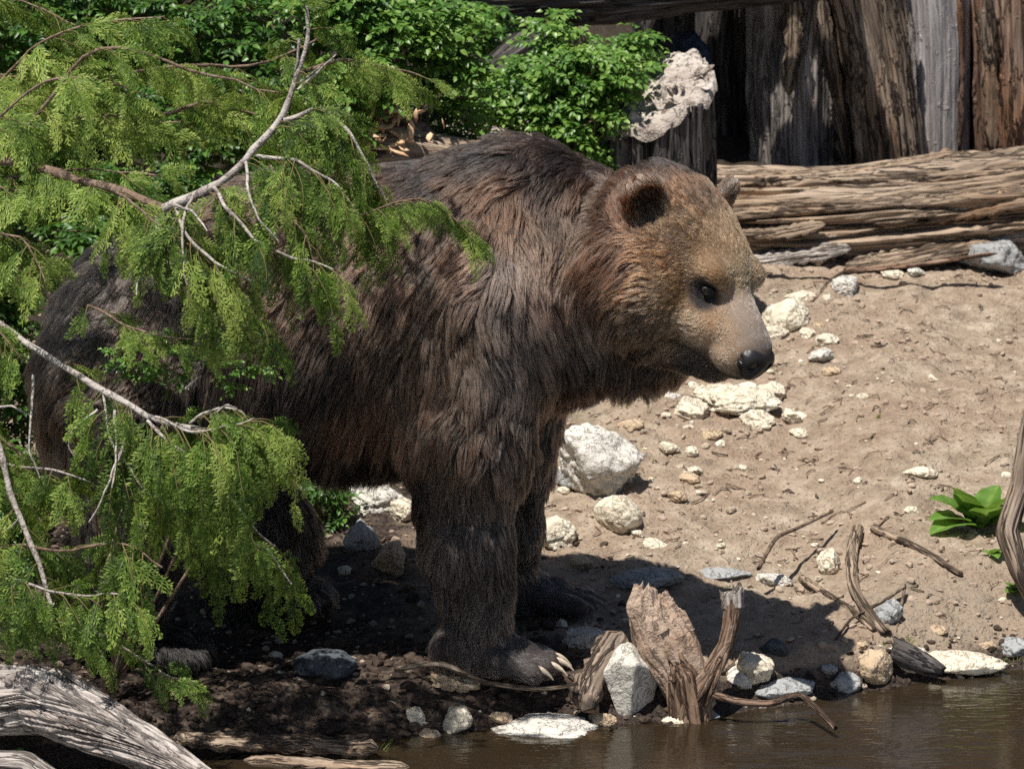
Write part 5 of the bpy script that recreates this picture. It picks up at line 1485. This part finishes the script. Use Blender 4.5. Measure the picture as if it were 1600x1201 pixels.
def build_shrubs():
    shrub('bright green shrub growing over the broken stump behind the bear neck', (.25, 2.35), [(850, 140, 2.2, 85, 62), (920, 130, 2.15, 88, 60), (900, 195, 2.1, 75, 42), (765, 165, 2.2, 75, 36), (880, 70, 2.25, 48, 40), (990, 75, 2.3, 34, 30), (860, 30, 2.3, 26, 22), (920, 235, 2.1, 40, 24)], 1, 1500, (.042, .070))
    shrub('dense green shrub at the top centre between cedar and den', (-.35, 1.9), [(620, 60, 1.7, 110, 70), (690, 110, 1.75, 70, 60), (560, 130, 1.6, 70, 50), (700, 190, 1.8, 80, 32), (690, 20, 1.8, 60, 35), (520, 20, 1.7, 80, 45), (660, 225, 1.8, 50, 22), (500, 175, 1.5, 60, 45)], 2, 1500, (.044, .074), tint=-.04)
    shrub('green bush with shade tinted leaves deep behind the cedar at the upper left', (-1.2, 1.7), [(60, 60, 1.8, 140, 110), (230, 40, 1.9, 140, 80), (380, 60, 1.8, 120, 80), (130, 200, 1.6, 140, 90), (330, 200, 1.6, 130, 80), (60, 330, 1.5, 110, 90), (400, 150, 1.5, 80, 60), (200, 300, 1.4, 110, 50), (110, 370, 1.3, 60, 40), (440, 230, 1.4, 70, 40)], 3, 2500, (.045, .075), tint=-.38)  # low tint paints the dark gaps behind the cedar into the leaves
    shrub('tall dark thicket behind the top centre shrub', (-.6, 3.2), [(560, 30, 3.0, 160, 90), (740, 40, 3.05, 70, 60), (300, 60, 3.0, 220, 120), (60, 100, 3.0, 220, 140), (200, -90, 3.0, 400, 90), (560, -90, 2.9, 160, 60)], 9, 2400, (.06, .10), tint=-.35)  # low tint stands in for shade behind the front shrubs
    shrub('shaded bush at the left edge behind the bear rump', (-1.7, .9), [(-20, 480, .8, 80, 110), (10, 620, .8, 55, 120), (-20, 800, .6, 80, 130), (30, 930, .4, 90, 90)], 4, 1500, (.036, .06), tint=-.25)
    shrub('low broad leaved sprig tangled in the cedar over the bear flank', (-1.0, -.45), [(250, 570, -.50, 60, 36), (370, 575, -.52, 55, 28), (300, 540, -.55, 60, 30), (195, 560, -.55, 34, 24)], 5, 190, (.024, .040), tint=.0, stems=3, name='leafy_sprig', cat='plant')
    shrub('dark undergrowth plant in the shade under the bear belly', (-.55, .75), [(480, 830, .75, 80, 90), (520, 790, .95, 70, 50), (430, 900, .7, 60, 60), (560, 745, 1.3, 70, 40), (470, 760, .9, 60, 50)], 6, 800, (.030, .055), tint=-.4, stems=3, name='undergrowth_plant', cat='plant')  # low tint puts the belly's shade into the leaf colour
    # broad-leaved dock plant at the right edge
    def broad(label, px, py, seed, n, L, spread, mat='leaf', Y=None):
        rg = np.random.default_rng(seed)
        g = G(px, py)
        t = empty('broad_leaved_plant', tuple(g)); tag(t, label, 'plant')
        for k in range(n):
            a = rg.uniform(0, 6.28); el = rg.uniform(.5, 1.2)
            d = np.array([math.cos(a) * math.cos(el), math.sin(a) * math.cos(el) * .8 - .15, math.sin(el)])
            ln = L * rg.uniform(.6, 1.15)
            nu, nv = 7, 12
            side = unit(np.cross(d, [0, 0, 1.0])); Vv, Ff, Tt = [], [], []
            for i in range(nv + 1):
                u = i / nv
                c = g + d * ln * u * spread + np.array([0, 0, -.55 * ln * u * u * math.cos(el)])
                w = ln * .25 * (math.sin(math.pi * min(1, .05 + u * .95)) ** .75) * (1 if u > .12 else .25)
                nn = unit(np.cross(side, d))
                for j in range(nu):
                    v = j / (nu - 1) * 2 - 1
                    Vv.append(c + side * v * w + nn * (abs(v) * w * .28 + .05 * w * math.sin(u * 24 + abs(v) * 3)) )
                    Tt.append(.55 + .3 * (abs(v) < .15) + rg.uniform(-.08, .08))
            for i in range(nv):
                for j in range(nu - 1):
                    Ff.append((i * nu + j, i * nu + j + 1, (i + 1) * nu + j + 1, (i + 1) * nu + j))
            mesh('leaf', Vv, Ff, M[mat], t, {'tint': ('FLOAT', 'POINT', Tt)})
    broad('broad leaved green plant at the right edge of the bank', 1530, 830, 21, 13, .21, 1.0)
    broad('smaller round leaved plant just below the broad leaved plant', 1548, 868, 22, 6, .07, 1.0)
    broad('clump of small green leaves at the right edge above the shore', 1590, 930, 23, 16, .07, 1.0)
    broad('bright green leaves in the bottom left corner beside the driftwood', 30, 1195, 24, 12, .065, 1.0)
    broad('tiny green seedling on the slope right of the bear chin', 1362, 575, 25, 7, .030, 1.0)
    broad('tiny seedling further down the bare slope', 1372, 655, 26, 5, .022, 1.0)
    shrub('green bush at the right edge hanging over the shore', (1.52, .5), [(1655, 900, .5, 60, 100), (1680, 760, .6, 70, 100), (1612, 915, .42, 36, 34)], 12, 420, (.03, .05), stems=4)
    # grass tuft at the water edge
    def tuft(label, px, py, seed, n, L):
        rg = np.random.default_rng(seed)
        g = G(px, py); Vv, Ff, Tt = [], [], []
        for k in range(n):
            b = g + np.array([rg.normal() * .045, rg.normal() * .02, -.005])
            a = rg.uniform(0, 6.28); ln = L * rg.uniform(.5, 1.2); lean = rg.uniform(.1, .6)
            o_ = np.array([math.cos(a), math.sin(a), 0]) * lean; w = .0022
            sd = np.array([-math.sin(a + 1), math.cos(a + 1), 0]) * w
            i = len(Vv)
            for u in (0, .35, .7, 1):
                c = b + np.array([0, 0, ln * u * (1 - .2 * lean * u)]) + o_ * ln * u * u
                Vv += [c - sd * (1 - u * .9), c + sd * (1 - u * .9)]
            for q in range(3): Ff.append((i + 2 * q, i + 2 * q + 1, i + 2 * q + 3, i + 2 * q + 2))
            Tt += [rg.uniform(.2, .9)] * 8
        o = mesh('grass_tuft', Vv, Ff, M['grass'], None, {'tint': ('FLOAT', 'POINT', Tt)}, False)
        tag(o, label, 'grass')
    tuft('bright green grass tuft at the water edge below the ochre pebble', 590, 1196, 31, 90, .06)
    tuft('small mossy grass tuft beside the long yellow stone', 1562, 1030, 32, 60, .02)
    tuft('little grass tuft by the slate grey stone', 1395, 1000, 33, 26, .02)
build_ground()
build_wood()
build_stones()
build_bear()
build_cedar()
build_shrubs()
build_gravel()
